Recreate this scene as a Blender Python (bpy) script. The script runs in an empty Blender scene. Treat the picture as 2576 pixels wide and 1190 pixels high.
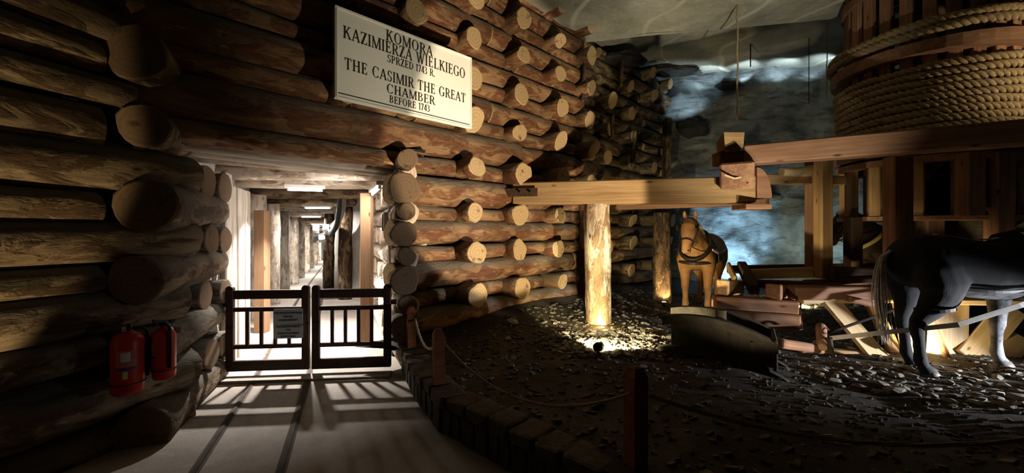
import bpy, bmesh, math, random
from mathutils import Vector, Matrix, noise as mnoise

SC = bpy.context.scene
COL = SC.collection
R = random.Random(11)
V = Vector

# ------------------------------------------------------------------ camera
FP = 1000.0                      # focal length in pixels of the 2576 x 1190 frame
HZ = 575.0                       # horizon row
EYE = 1.55
cam_d = bpy.data.cameras.new('camera'); cam = bpy.data.objects.new('camera', cam_d); COL.objects.link(cam)
cam.location = (0, 0, EYE); cam.rotation_euler = (math.pi/2, 0, 0)
cam_d.sensor_width = 36; cam_d.lens = 36*FP/2576; cam_d.shift_y = (HZ-595)/2576
cam_d.clip_start = .02
SC.camera = cam

# ------------------------------------------------------------------ world, view
w = bpy.data.worlds.new('World'); SC.world = w; w.use_nodes = True
w.node_tree.nodes['Background'].inputs[0].default_value = (.75, .72, .62, 1)
w.node_tree.nodes['Background'].inputs[1].default_value = .008
SC.view_settings.view_transform = 'Standard'; SC.view_settings.look = 'None'
SC.view_settings.exposure = 0.0; SC.view_settings.gamma = 1; SC.view_settings.use_curve_mapping = False

# ------------------------------------------------------------------ lamps of the chamber and added fills
WARM = (1, .74, .42); WHITE = (1, .93, .86); COOL = (.42, .72, 1); NEUT = (.93, .95, 1)
def aim(o, loc, tgt):
    o.location = loc
    o.rotation_euler = (V(tgt)-V(loc)).to_track_quat('-Z', 'Y').to_euler()
def spot(name, loc, tgt, watts, col, cone=60, blend=.4, size=.04):
    d = bpy.data.lights.new(name, 'SPOT'); d.energy = watts; d.color = col
    d.spot_size = math.radians(cone); d.spot_blend = blend; d.shadow_soft_size = size
    o = bpy.data.objects.new(name, d); COL.objects.link(o); aim(o, loc, tgt); return o
def point(name, loc, watts, col, size=.05):
    d = bpy.data.lights.new(name, 'POINT'); d.energy = watts; d.color = col; d.shadow_soft_size = size
    o = bpy.data.objects.new(name, d); COL.objects.link(o); o.location = loc; return o
def area(name, loc, tgt, watts, col, sx, sy):
    d = bpy.data.lights.new(name, 'AREA'); d.energy = watts; d.color = col; d.shape = 'RECTANGLE'; d.size = sx; d.size_y = sy
    o = bpy.data.objects.new(name, d); COL.objects.link(o); aim(o, loc, tgt); return o

# low lamps and one added fill on the chamber floor just behind the rope barrier
spot('lamp_wall', (2.05, 2.14, .32), (-.10, 5.5, 2.36), 1100, (1, .80, .54), 46, .14)
spot('fill_wall_sign', (1.85, 2.14, .32), (-1.15, 4.6, 3.05), 330, (1, .86, .64), 45, 1.0)  # soft fill added for the sign and the wall over the door
spot('lamp_ceiling', (2.7, 2.14, .32), (2.9, 6.0, 5.0), 620, (1, .92, .70), 54, .9)
spot('lamp_timber', (2.3, 2.14, .32), (2.1, 5.1, 1.85), 175, (1, .78, .50), 50, .6)
# low lamp against the near left wall
spot('lamp_left', (-2.55, .85, .12), (-3.56, 1.98, 1.45), 200, (1, .76, .42), 58, .2)
# right-hand cool lamp low on the ground, lights horse and stones
spot('lamp_horse', (6.2, 2.95, .36), (4.75, 3.72, .12), 1000, NEUT, 70, 1.0)
# lamp clamped above the long beam, lights the rope drum
spot('lamp_drum', (6.75, 3.35, 2.95), (5.75, 4.75, 3.55), 130, (1, .80, .50), 60, .7)
spot('lamp_horse_pale', (1.42, 5.2, .40), (3.0, 6.4, 1.05), 80, (1, .70, .34), 34, .5)
spot('fill_cage', (4.35, 5.05, .32), (4.62, 5.25, 2.0), 38, (1, .80, .46), 46, .6)  # added upward fill, gives the cage posts the far lamp's glow
spot('lamp_frame', (2.55, 3.4, .30), (3.6, 4.8, .75), 22, (1, .74, .48), 60, .7)
spot('lamp_horse_bay', (5.3, 5.75, .45), (6.2, 6.85, 1.3), 26, (1, .72, .36), 50, .5)

# ------------------------------------------------------------------ generic helpers
def P(px, py, d):
    """point seen at a picture position, d metres in front of the camera"""
    return V(((px-1288)/FP*d, d, EYE+(HZ-py)/FP*d))
def wm(o):
    M = o.matrix_basis.copy()
    return wm(o.parent) @ o.matrix_parent_inverse @ M if o.parent else M
def par(o, p):
    if p is not None:
        o.parent = p; o.matrix_parent_inverse = wm(p).inverted()
    return o
def tag(o, label=None, cat=None, group=None, kind=None):
    if label: o['label'] = label
    if cat: o['category'] = cat
    if group: o['group'] = group
    if kind: o['kind'] = kind
    return o
def empty(name, loc=(0, 0, 0), label=None, cat=None, group=None, kind=None, rz=0, scale=1):
    o = bpy.data.objects.new(name, None); COL.objects.link(o); o.empty_display_size = .1
    o.matrix_basis = Matrix.Translation(V(loc)) @ Matrix.Rotation(rz, 4, 'Z') @ Matrix.Diagonal((*(scale if isinstance(scale, tuple) else (scale,)*3), 1))
    return tag(o, label, cat, group, kind)
def mk(name, verts, faces, mats, parent=None, M=None, smooth=False, idx=None, local=False):
    me = bpy.data.meshes.new(name); me.from_pydata([tuple(v) for v in verts], [], faces)
    for m in (mats if isinstance(mats, (list, tuple)) else [mats]): me.materials.append(m)
    if idx: me.polygons.foreach_set('material_index', idx)
    if smooth is True: me.polygons.foreach_set('use_smooth', [True]*len(me.polygons))
    elif smooth: me.polygons.foreach_set('use_smooth', smooth)
    me.update()
    return put(name, me, parent, M, local)
def put(name, me, parent=None, M=None, local=False):
    o = bpy.data.objects.new(name, me); COL.objects.link(o)
    if M is not None: o.matrix_basis = M
    if parent is not None:
        if local: o.parent = parent
        else: par(o, parent)
    return o
def frame(A, B, up=V((0, 0, 1))):
    x = (V(B)-V(A)).normalized()
    if abs(x.dot(up)) > .99: up = V((0, 1, 0))
    y = up.cross(x).normalized(); z = x.cross(y)
    M = Matrix((x, y, z)).transposed().to_4x4(); M.translation = V(A); return M
def box_data(lx, ly, lz, bev=.008, jit=0, rnd=R):
    """chamfered box, x from 0 to lx, centred in y and z"""
    bm = bmesh.new(); bmesh.ops.create_cube(bm, size=1)
    for v in bm.verts:
        v.co = V(((v.co.x+.5)*lx, v.co.y*ly, v.co.z*lz)) + V((rnd.uniform(-jit, jit), rnd.uniform(-jit, jit), rnd.uniform(-jit, jit)))
    if bev: bmesh.ops.bevel(bm, geom=bm.edges[:], offset=min(bev, lx*.3, ly*.3, lz*.3), segments=1, affect='EDGES', profile=.5)
    bm.normal_update(); me = bpy.data.meshes.new('b'); bm.to_mesh(me); bm.free(); return me
def beam(name, A, B, wd, ht, mat, parent=None, bev=.012, jit=0, up=V((0, 0, 1))):
    A = V(A); B = V(B)
    me = box_data((B-A).length, wd, ht, bev, jit); me.name = name; me.materials.append(mat)
    return put(name, me, parent, frame(A, B, up))
def bx(name, cx, cy, cz, lx, ly, lz, mat, parent=None, bev=.008, rz=0, jit=0, local=False):
    me = box_data(lx, ly, lz, bev, jit); me.name = name; me.materials.append(mat)
    M = Matrix.Translation((cx, cy, cz)) @ Matrix.Rotation(rz, 4, 'Z') @ Matrix.Translation((-lx/2, 0, 0))
    return put(name, me, parent, M, local)
def log(name, A, B, r0, r1, mats, parent=None, seed=0, lump=.06, bend=.012, n=16, step=.14, squash=1.0, cut0=0, cut1=0, ov=.035):
    """one peeled round log; mats = (side, end grain)"""
    A = V(A); B = V(B); L = (B-A).length; k = max(4, int(L/step)+1)
    vs = []; fs = []; mi = []; sm = []
    for i in range(k+1):
        u = i/k; x = L*u; r = r0+(r1-r0)*u
        cy = bend*math.sin(u*3+seed); cz = bend*math.cos(u*2.4+seed*1.7)*.6
        for j in range(n):
            a = 2*math.pi*j/n
            q = V((x*1.1+seed*7.3, math.cos(a)*1.1, math.sin(a)*1.1))
            rr = r*(1+lump*mnoise.noise(q)*1.6+lump*.55*mnoise.noise(q*3.1))
            rr *= 1+ov*math.sin(2*a+seed*2.3)+ov*.7*math.sin(3*a+seed*4.1)+ov*.4*math.sin(5*a+seed)
            rr += r*.10*max(0, mnoise.noise(V((x*2.3+seed*3.1, math.cos(a)*2.2, math.sin(a)*2.2)))-.25)*2
            xx = x
            if i == 0: xx += cut0*math.sin(a)*r
            if i == k: xx += cut1*math.sin(a)*r
            vs.append((xx, cy+math.cos(a)*rr, cz+math.sin(a)*rr*squash))
    for i in range(k):
        for j in range(n):
            fs.append((i*n+j, i*n+(j+1) % n, (i+1)*n+(j+1) % n, (i+1)*n+j)); mi.append(0); sm.append(True)
    for end, s in ((0, -1), (k, 1)):      # worn edge then flat sawn face
        base = len(vs)
        for j in range(n):
            p = V(vs[end*n+j]); c = V((p.x, 0, 0)); q = c+(p-c)*.93; vs.append((q.x+s*r0*.06, q.y, q.z))
        for j in range(n):
            a, b = end*n+j, end*n+(j+1) % n; c, d = base+(j+1) % n, base+j
            fs.append((a, d, c, b) if s < 0 else (a, b, c, d)); mi.append(1); sm.append(False)
        fs.append(tuple(range(base+n-1, base-1, -1)) if s < 0 else tuple(range(base, base+n))); mi.append(1); sm.append(False)
    fs = [tuple(reversed(f)) for f in fs]
    return mk(name, vs, fs, mats, parent, frame(A, B), sm, mi)
def tube_data(pts, rad, n=8, closed=False, ab=None, side=None, cap=True):
    """generic tube along points; rad per point, or ab=(lateral, in-plane) with a fixed side vector"""
    pts = [V(p) for p in pts]; m = len(pts)
    if not isinstance(rad, (list, tuple)): rad = [rad]*m
    vs = []; fs = []; up = None
    for i, p in enumerate(pts):
        if closed: t = pts[(i+1) % m]-pts[i-1]
        else: t = pts[min(i+1, m-1)]-pts[max(i-1, 0)]
        t.normalize()
        if side is not None:
            s = (side-t*side.dot(t)).normalized()
        else:
            if up is None:
                up = V((0, 0, 1)) if abs(t.z) < .9 else V((1, 0, 0))
            s = t.cross(up).normalized()
        b = s.cross(t).normalized()
        if side is None: up = b
        ra, rb = ab[i] if ab else (rad[i], rad[i])
        for j in range(n):
            a = 2*math.pi*j/n; vs.append(p+s*(math.cos(a)*ra)+b*(math.sin(a)*rb))
    for i in range(m if closed else m-1):
        for j in range(n):
            i2 = (i+1) % m
            fs.append((i*n+j, i*n+(j+1) % n, i2*n+(j+1) % n, i2*n+j))
    if not closed and cap:
        fs.append(tuple(range(n-1, -1, -1))); fs.append(tuple(range((m-1)*n, m*n)))
    return vs, fs
def tube(name, pts, rad, mat, parent=None, n=8, closed=False, local=False):
    v, f = tube_data(pts, rad, n, closed); return mk(name, v, f, mat, parent, None, True, None, local)
def merge(parts):
    vs = []; fs = []
    for v, f in parts:
        o = len(vs); vs += list(v); fs += [tuple(i+o for i in q) for q in f]
    return vs, fs
def sag(A, B, drop, n=14):
    A = V(A); B = V(B); return [A.lerp(B, i/n)-V((0, 0, drop*4*(i/n)*(1-i/n))) for i in range(n+1)]
def smoothpath(pts, per=6):
    pts = [V(p) for p in pts]; out = []
    for i in range(len(pts)-1):
        p0 = pts[max(i-1, 0)]; p1 = pts[i]; p2 = pts[i+1]; p3 = pts[min(i+2, len(pts)-1)]
        for k in range(per):
            t = k/per
            out.append(.5*((2*p1)+(p2-p0)*t+(2*p0-5*p1+4*p2-p3)*t*t+(3*p1-p0-3*p2+p3)*t**3))
    out.append(pts[-1]); return out
def twisted(path, nrm, r, turns_per_m, n=6, strands=3):
    """laid rope: strands twisted around a path with given normals"""
    out = []; L = 0; ang = []
    for i, p in enumerate(path):
        if i: L += (p-path[i-1]).length
        ang.append(L*turns_per_m*2*math.pi)
    for s in range(strands):
        pts = []
        for i, p in enumerate(path):
            t = (path[min(i+1, len(path)-1)]-path[max(i-1, 0)]).normalized()
            b = t.cross(nrm[i]); a = ang[i]+2*math.pi*s/strands
            pts.append(p+nrm[i]*(math.cos(a)*r*.52)+b*(math.sin(a)*r*.52))
        out.append(tube_data(pts, r*.56, n))
    return merge(out)

# ------------------------------------------------------------------ materials
class NT:
    def __init__(s, name):
        s.m = bpy.data.materials.new(name); s.m.use_nodes = True; s.t = s.m.node_tree
        s.b = s.t.nodes['Principled BSDF']; s.b.inputs['Specular IOR Level'].default_value = .25
    def n(s, typ, **kw):
        o = s.t.nodes.new(typ)
        for k, v in kw.items(): setattr(o, k, v)
        return o
    def l(s, a, b): s.t.links.new(a, b)
    def coords(s, scale, rand=True):
        tc = s.n('ShaderNodeTexCoord'); mp = s.n('ShaderNodeMapping'); mp.inputs['Scale'].default_value = scale
        if rand:
            oi = s.n('ShaderNodeObjectInfo'); mu = s.n('ShaderNodeMath', operation='MULTIPLY'); mu.inputs[1].default_value = 37
            s.l(oi.outputs['Random'], mu.inputs[0])
            ad = s.n('ShaderNodeVectorMath', operation='ADD'); s.l(tc.outputs['Object'], ad.inputs[0])
            cb = s.n('ShaderNodeCombineXYZ'); s.l(mu.outputs[0], cb.inputs[0]); s.l(mu.outputs[0], cb.inputs[2])
            s.l(cb.outputs[0], ad.inputs[1]); s.l(ad.outputs[0], mp.inputs[0])
        else: s.l(tc.outputs['Object'], mp.inputs[0])
        return mp.outputs[0]
    def noise(s, vec, scale, detail=5, rough=.6, dist=0):
        o = s.n('ShaderNodeTexNoise'); o.inputs['Scale'].default_value = scale; o.inputs['Detail'].default_value = detail
        o.inputs['Roughness'].default_value = rough; o.inputs['Distortion'].default_value = dist; s.l(vec, o.inputs['Vector']); return o.outputs['Fac']
    def ramp(s, fac, stops):
        o = s.n('ShaderNodeValToRGB'); e = o.color_ramp.elements
        while len(e) < len(stops): e.new(.5)
        for q, (p, c) in zip(e, stops): q.position = p; q.color = (*c, 1) if len(c) == 3 else c
        s.l(fac, o.inputs[0]); return o.outputs['Color']
    def mix(s, fac, a, b):
        o = s.n('ShaderNodeMix', data_type='RGBA')
        if isinstance(fac, float): o.inputs[0].default_value = fac
        else: s.l(fac, o.inputs[0])
        for x, i in ((a, 6), (b, 7)):
            if isinstance(x, tuple): o.inputs[i].default_value = (*x, 1)
            else: s.l(x, o.inputs[i])
        return o.outputs[2]
    def bump(s, h, strength, dist=.02):
        o = s.n('ShaderNodeBump'); o.inputs['Strength'].default_value = strength; o.inputs['Distance'].default_value = dist
        s.l(h, o.inputs['Height']); s.l(o.outputs[0], s.b.inputs['Normal'])
    def done(s, col=None, rough=.8):
        if col is not None:
            if isinstance(col, tuple): s.b.inputs['Base Color'].default_value = (*col, 1)
            else: s.l(col, s.b.inputs['Base Color'])
        s.b.inputs['Roughness'].default_value = rough; return s.m

def m_wood(name, dark, mid, light, scale=(1.6, 13, 13), dust=None, rough=.82, bump=.5, tint=.35, bark=None):
    t = NT(name); c = t.coords(scale); f = t.noise(c, 1.0, 7, .66, .9)
    col = t.ramp(f, [(.28, dark), (.5, mid), (.72, light)])
    c2 = t.coords((.9, 2.2, 2.2)); f2 = t.noise(c2, 1.3, 3, .5, .3)
    var = t.ramp(f2, [(.35, dark), (.62, light)]); col = t.mix(tint, col, var)
    hgt = f
    if bark:      # strips of bast left on the peeled log, and scraped pale places
        f3 = t.noise(t.coords((2.6, 6.5, 6.5)), 1.2, 6, .62, .7); b3 = t.ramp(f3, [(.47, (0, 0, 0)), (.55, (1, 1, 1))])
        f4 = t.noise(t.coords((9, 26, 26)), 1.2, 4, .7, .4); bc = t.ramp(f4, [(.3, tuple(.4*x for x in bark)), (.65, bark)]); col = t.mix(b3, col, bc)
        f5 = t.noise(t.coords((2.2, 7, 7)), 1.7, 5, .65, .5); col = t.mix(t.ramp(f5, [(.60, (0, 0, 0)), (.70, (.7, .7, .7))]), col, tuple(min(1, 1.35*x) for x in light))
        ad = t.n('ShaderNodeMath', operation='MULTIPLY_ADD'); t.l(b3, ad.inputs[0]); ad.inputs[1].default_value = .55; t.l(f4, ad.inputs[2]); hgt = ad.outputs[0]
    k = t.n('ShaderNodeTexVoronoi'); k.inputs['Scale'].default_value = 1.0; t.l(t.coords((2.2, 6, 6)), k.inputs['Vector'])
    kf = t.ramp(k.outputs['Distance'], [(.03, (1, 1, 1)), (.12, (0, 0, 0))]); col = t.mix(kf, col, tuple(.35*x for x in dark))
    # each log a little lighter or darker than its neighbour
    oi = t.n('ShaderNodeObjectInfo'); hs = t.n('ShaderNodeHueSaturation'); mr = t.n('ShaderNodeMapRange')
    mr.inputs[3].default_value = .72; mr.inputs[4].default_value = 1.2; t.l(oi.outputs['Random'], mr.inputs[0]); t.l(mr.outputs[0], hs.inputs['Value']); t.l(col, hs.inputs['Color'])
    col = hs.outputs['Color']
    if dust:
        g = t.n('ShaderNodeNewGeometry'); sp = t.n('ShaderNodeSeparateXYZ'); t.l(g.outputs['Normal'], sp.inputs[0])
        r = t.n('ShaderNodeMapRange'); r.inputs[1].default_value = .05; r.inputs[2].default_value = .7; t.l(sp.outputs['Z'], r.inputs[0])
        mu = t.n('ShaderNodeMath', operation='MULTIPLY'); mu.inputs[1].default_value = .85; t.l(r.outputs[0], mu.inputs[0]); col = t.mix(mu.outputs[0], col, dust)
    t.bump(hgt, bump, .014); return t.done(col, rough)
def m_end(name, a, b, c=(.05, .03, .018)):
    t = NT(name); tc = t.coords((1, 1, 1), False)
    w_ = t.n('ShaderNodeTexWave', wave_type='RINGS', rings_direction='X'); w_.inputs['Scale'].default_value = 8; w_.inputs['Distortion'].default_value = 4
    w_.inputs['Detail'].default_value = 3; t.l(tc, w_.inputs['Vector'])
    col = t.ramp(w_.outputs['Fac'], [(.2, a), (.8, b)])
    f = t.noise(t.coords((9, 9, 9)), 1, 4); k = t.ramp(f, [(.30, (.8, .8, .8)), (.40, (0, 0, 0))]); col = t.mix(k, col, c)
    t.bump(f, .4, .01); return t.done(col, .85)
def m_plain(name, col, rough=.6, metal=0, var=.25, scale=8, bump=0):
    t = NT(name); f = t.noise(t.coords((1, 1, 1)), scale, 5)
    c = t.ramp(f, [(.3, tuple(x*(1-var) for x in col)), (.7, tuple(min(1, x*(1+var)) for x in col))])
    t.b.inputs['Metallic'].default_value = metal
    if bump: t.bump(f, bump, .01)
    return t.done(c, rough)
def m_emit(name, col, strength):
    t = NT(name); t.b.inputs['Emission Color'].default_value = (*col, 1); t.b.inputs['Emission Strength'].default_value = strength
    return t.done((.8, .8, .8), .5)
def m_rock(name, a, b, c, vein=None, scale=1.0, streak=False, relief=.7):
    t = NT(name); co = t.coords((scale,)*3, False); f = t.noise(co, 1.1, 9, .62, .5); col = t.ramp(f, [(.3, a), (.52, b), (.72, c)])
    f2 = t.noise(co, 9, 6, .7)
    col = t.mix(t.ramp(f2, [(.55, (0, 0, 0)), (.75, (.6, .6, .6))]), col, c)
    if vein:
        wv = t.n('ShaderNodeTexWave'); wv.inputs['Scale'].default_value = .33; wv.inputs['Distortion'].default_value = 14; wv.inputs['Detail'].default_value = 3; wv.inputs['Detail Scale'].default_value = .7
        t.l(co, wv.inputs['Vector']); col = t.mix(t.ramp(wv.outputs['Fac'], [(.975, (0, 0, 0)), (1, (.8, .8, .8))]), col, vein)
    if streak:       # pick marks hewn slantwise across the face
        tc = t.n('ShaderNodeTexCoord'); mp = t.n('ShaderNodeMapping'); mp.inputs['Rotation'].default_value = (.2, .95, .3); mp.inputs['Scale'].default_value = (1.5, 1.5, 5); t.l(tc.outputs['Object'], mp.inputs[0])
        f3 = t.noise(mp.outputs[0], 1.2, 6, .65, .6); col = t.mix(t.ramp(f3, [(.36, (.8, .8, .8)), (.52, (0, 0, 0))]), col, tuple(.45*x for x in a)); f2 = f3
    ad = t.n('ShaderNodeMath', operation='ADD'); t.l(f, ad.inputs[0]); t.l(f2, ad.inputs[1]); t.bump(ad.outputs[0], relief, .06)
    return t.done(col, .75)
def m_coat(name, a, b, c, scale=3.0, rough=.6, belly_light=None):
    t = NT(name); co = t.coords((1, 1, 1), False); f = t.noise(co, scale, 5, .6, .4); col = t.ramp(f, [(.35, a), (.55, b), (.75, c)])
    h = t.noise(t.coords((26, 26, 9), False), 3, 4, .6, 1)
    if belly_light:  # low lamp's light painted in as mottled grey towards belly and forehand
        sp = t.n('ShaderNodeSeparateXYZ'); t.l(co, sp.inputs[0])
        r = t.n('ShaderNodeMapRange'); r.inputs[1].default_value = .98; r.inputs[2].default_value = .76; t.l(sp.outputs['Z'], r.inputs[0])
        mu = t.n('ShaderNodeMath', operation='MULTIPLY'); 
        rx = t.n('ShaderNodeMapRange'); rx.inputs[1].default_value = -.45; rx.inputs[2].default_value = -.05; t.l(sp.outputs['X'], rx.inputs[0]); m0 = t.n('ShaderNodeMath', operation='MULTIPLY'); t.l(rx.outputs[0], m0.inputs[0]); t.l(r.outputs[0], m0.inputs[1]); t.l(m0.outputs[0], mu.inputs[0])
        rr = t.ramp(t.noise(co, 5, 5, .65), [(.42, (.15, .15, .15)), (.62, (1, 1, 1))]); t.l(rr, mu.inputs[1]); col = t.mix(mu.outputs[0], col, belly_light)
    t.bump(h, .35, .008); return t.done(col, rough)

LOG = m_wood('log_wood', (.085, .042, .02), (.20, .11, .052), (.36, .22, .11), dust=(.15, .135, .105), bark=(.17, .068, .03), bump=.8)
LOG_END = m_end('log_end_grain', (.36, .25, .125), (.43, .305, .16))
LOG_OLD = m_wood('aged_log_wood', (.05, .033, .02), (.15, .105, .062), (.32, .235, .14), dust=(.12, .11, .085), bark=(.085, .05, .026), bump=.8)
LOG_DARK_END = m_end('dark_log_end_grain', (.145, .094, .055), (.162, .106, .062))  # darker copy of the end grain, shade put into its colour
WHITEWASH = m_wood('whitewashed_wood', (.16, .12, .085), (.42, .37, .31), (.60, .56, .50), (1.0, 16, 16), tint=.3)
SALTLOG = m_wood('salt_dusted_log', (.22, .16, .11), (.5, .42, .34), (.75, .70, .64), tint=.4, bark=(.40, .32, .25))
SALTLOG_END = m_end('salt_dusted_end_grain', (.48, .36, .26), (.60, .48, .37), (.2, .13, .09))
BARK = m_wood('streaked_bark', (.10, .06, .03), (.40, .30, .18), (.76, .70, .58), (2.2, 9, 9), bump=1.0, tint=.3, bark=(.30, .19, .10))
BARK_D = m_wood('dark_bark', (.03, .02, .012), (.11, .068, .038), (.28, .18, .10), (1.5, 9, 9), bump=1.0, tint=.4, bark=(.05, .03, .018))
TIMBER = m_wood('sawn_timber', (.20, .11, .045), (.36, .22, .10), (.52, .36, .18), (.8, 20, 20), bump=.2, tint=.25)
TIMBER_R = m_wood('red_brown_timber', (.11, .05, .028), (.24, .12, .068), (.40, .23, .14), (.8, 18, 18), bump=.25, tint=.3)
TIMBER_D = m_wood('dark_timber', (.025, .014, .009), (.06, .034, .02), (.11, .066, .04), (.8, 16, 16), bump=.25)
BOARD = m_wood('pale_board', (.33, .22, .11), (.52, .38, .21), (.68, .54, .33), (.9, 14, 14), bump=.2, tint=.3)
POSTW = m_wood('orange_post_wood', (.07, .02, .008), (.17, .055, .018), (.25, .09, .03), (1.2, 16, 16), bump=.25)
GATE = m_wood('gate_wood', (.020, .011, .008), (.045, .022, .015), (.075, .036, .024), (1.2, 16, 16), bump=.15, rough=.55)
BRACE = m_wood('tan_post_wood', (.16, .085, .042), (.23, .13, .068), (.30, .18, .10), (1, 14, 14), bump=.15)
SLEDW = m_wood('weathered_plank', (.016, .013, .009), (.038, .032, .023), (.075, .064, .048), (1, 14, 14), bump=.4)
ROCK = m_rock('salt_rock', (.10, .11, .11), (.19, .21, .21), (.36, .39, .38), streak=True)
CEIL = m_rock('ceiling_rock', (.19, .18, .14), (.36, .35, .28), (.52, .51, .43), vein=(.60, .56, .45), scale=.8)
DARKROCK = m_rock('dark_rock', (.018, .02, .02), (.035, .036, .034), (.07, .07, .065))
CONC = m_rock('concrete_floor', (.22, .19, .16), (.30, .265, .23), (.38, .345, .305), scale=1.4, relief=.15)
TUNROCK = m_rock('tunnel_plaster', (.22, .21, .19), (.38, .36, .33), (.55, .53, .49))
EARTH = m_rock('dark_earth', (.020, .017, .012), (.045, .038, .028), (.085, .072, .055), scale=2.5)
STONE = m_rock('pale_salt_stone', (.24, .22, .18), (.40, .37, .30), (.60, .56, .47), scale=3)
STONE_D = m_rock('grey_kerb_stone', (.045, .043, .035), (.085, .08, .065), (.15, .14, .115), scale=3)
STONE_CAP = m_rock('kerb_cap_stone', (.07, .058, .042), (.12, .10, .073), (.19, .165, .125), scale=3)
MORTAR = m_rock('kerb_mortar', (.11, .1, .075), (.18, .16, .125), (.25, .22, .17), scale=4)
GRAVEL = m_rock('flaky_gravel', (.05, .045, .035), (.13, .12, .095), (.32, .30, .25), scale=4)
ROPE = m_wood('hemp_rope', (.15, .095, .045), (.31, .22, .115), (.47, .36, .21), (20, 20, 20), bump=.5, tint=.2)
ROPE_T = m_wood('thin_rope', (.16, .12, .07), (.3, .23, .14), (.42, .34, .22), (30, 30, 30), tint=.2)
IRON = m_plain('rusty_iron', (.075, .042, .028), .65, .4, .4, 14, .2)
STEEL = m_plain('rail_steel', (.045, .033, .026), .8, .0, .4, 10)
BLACK = m_plain('black_rubber', (.018, .018, .02), .45)
GREYP = m_plain('grey_hose', (.23, .22, .21), .4)
RED = m_plain('red_enamel', (.42, .028, .016), .35, 0, .12)
SIGNW = m_plain('sign_white', (.86, .86, .78), .45, 0, .04, 2)
SIGNT = m_plain('sign_lettering', (.035, .026, .016), .6, 0, .1)
PLATE = m_plain('grey_notice_plate', (.36, .37, .37), .5, 0, .06)
LABELW = m_plain('white_label', (.6, .6, .58), .5, 0, .1)
LABELB = m_plain('blue_label', (.03, .06, .22), .5, 0, .1)
CONDUIT = m_plain('white_conduit', (.72, .72, .70), .4, 0, .08)
TUBE = m_emit('fluorescent_tube', (1, .93, .78), 14)
LENS_W = m_emit('warm_lamp_lens', (1, .78, .40), 25)
LENS_C = m_emit('cool_lamp_lens', (.75, .9, 1), 10)
COAT_P = m_coat('palomino_coat', (.24, .115, .035), (.34, .18, .065), (.44, .27, .12))
COAT_B = m_coat('black_lit_belly_coat', (.014, .015, .018), (.024, .026, .030), (.042, .045, .051), belly_light=(.20, .21, .235), rough=.85)
COAT_D = m_coat('dark_bay_coat', (.016, .011, .009), (.034, .021, .014), (.10, .055, .026))
HAIR_P = m_plain('pale_hair', (.42, .30, .16), .6, 0, .3, 20)
HAIR_G = m_plain('grey_hair', (.34, .33, .32), .6, 0, .5, 20)
HAIR_D = m_plain('dark_hair', (.02, .015, .012), .6, 0, .3, 20)
HOOF = m_plain('hoof_horn', (.13, .12, .11), .5, 0, .3)
LEATHER = m_plain('dark_leather', (.025, .018, .014), .5, 0, .3)
STRAPW = m_plain('pale_strap', (.62, .61, .57), .7, 0, .15)
STRAPY = m_plain('yellow_strap', (.62, .52, .22), .6, 0, .1)
EYE_M = m_plain('dark_eye', (.008, .006, .005), .15)
BRASS = m_plain('brass_ring', (.5, .32, .12), .35, .8, .2)

# ------------------------------------------------------------------ plan of the place (metres)
M0 = V((-1.27, 4.4)); S2 = .70711
def Mw(t, z, off=0): return V((M0.x+t+S2*off, M0.y+t-S2*off, z))      # long log wall; off = towards the room
L0 = V((-2.78, 2.80)); LD = V((-.287, -.958)); LN = V((.958, -.287))
def Lw(s, z, off=0): return V((L0.x+LD.x*s+LN.x*off, L0.y+LD.y*s+LN.y*off, z))
def distM(x, y): return (x-M0.x)*S2-(y-M0.y)*S2
def sstep(a, b, x):
    u = min(1, max(0, (x-a)/(b-a))); return u*u*(3-2*u)
def zt(x, y):
    z = .275-.145*sstep(1.6, 3.2, x)
    z += .17*math.exp(-max(0, distM(x, y))/.45)*sstep(4.6, 5.6, y)
    z += .035*mnoise.noise(V((x*1.1, y*1.1, 3)))+.018*mnoise.noise(V((x*3.7, y*3.7, 9)))
    return z
KERB = [V((-1.20, 4.30)), V((-.90, 3.62)), V((-.58, 3.06)), V((-.02, 2.52)), V((.42, 2.10)), V((1.15, 1.55)), V((2.4, .95)), V((4.2, .5))]
def kerb_x(y):
    for a, b in zip(KERB, KERB[1:]):
        if b.y <= y <= a.y: return a.x+(b.x-a.x)*(y-a.y)/(b.y-a.y)
    return M0.x+(y-M0.y)+.02 if y > KERB[0].y else 4.2
# tunnel side lines: x at depth y
TL = [(4.15, -3.08), (7.5, -4.6), (10, -5.72), (12.5, -6.79), (15, -7.86), (18, -9.14), (21, -10.42), (25, -12.13), (32, -15.1)]
def lin(tab, y):
    for (a, b), (c, d) in zip(tab, tab[1:]):
        if y <= c: return b+(d-b)*(y-a)/(c-a)
    (a, b), (c, d) = tab[-2:]; return b+(d-b)*(y-a)/(c-a)
TR = [(4.4, -1.30), (7.0, -2.45), (8.2, -3.05), (10.0, -4.45), (12, -5.58), (15, -6.85), (32, -14.1)]
def tl(y): return lin(TL, y)
def tr(y): return lin(TR, y)
def tfloor(y): return -.03*max(0, y-6)
def troof(y): return 2.27-.03*max(0, y-6)-.012*max(0, y-9)

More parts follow.
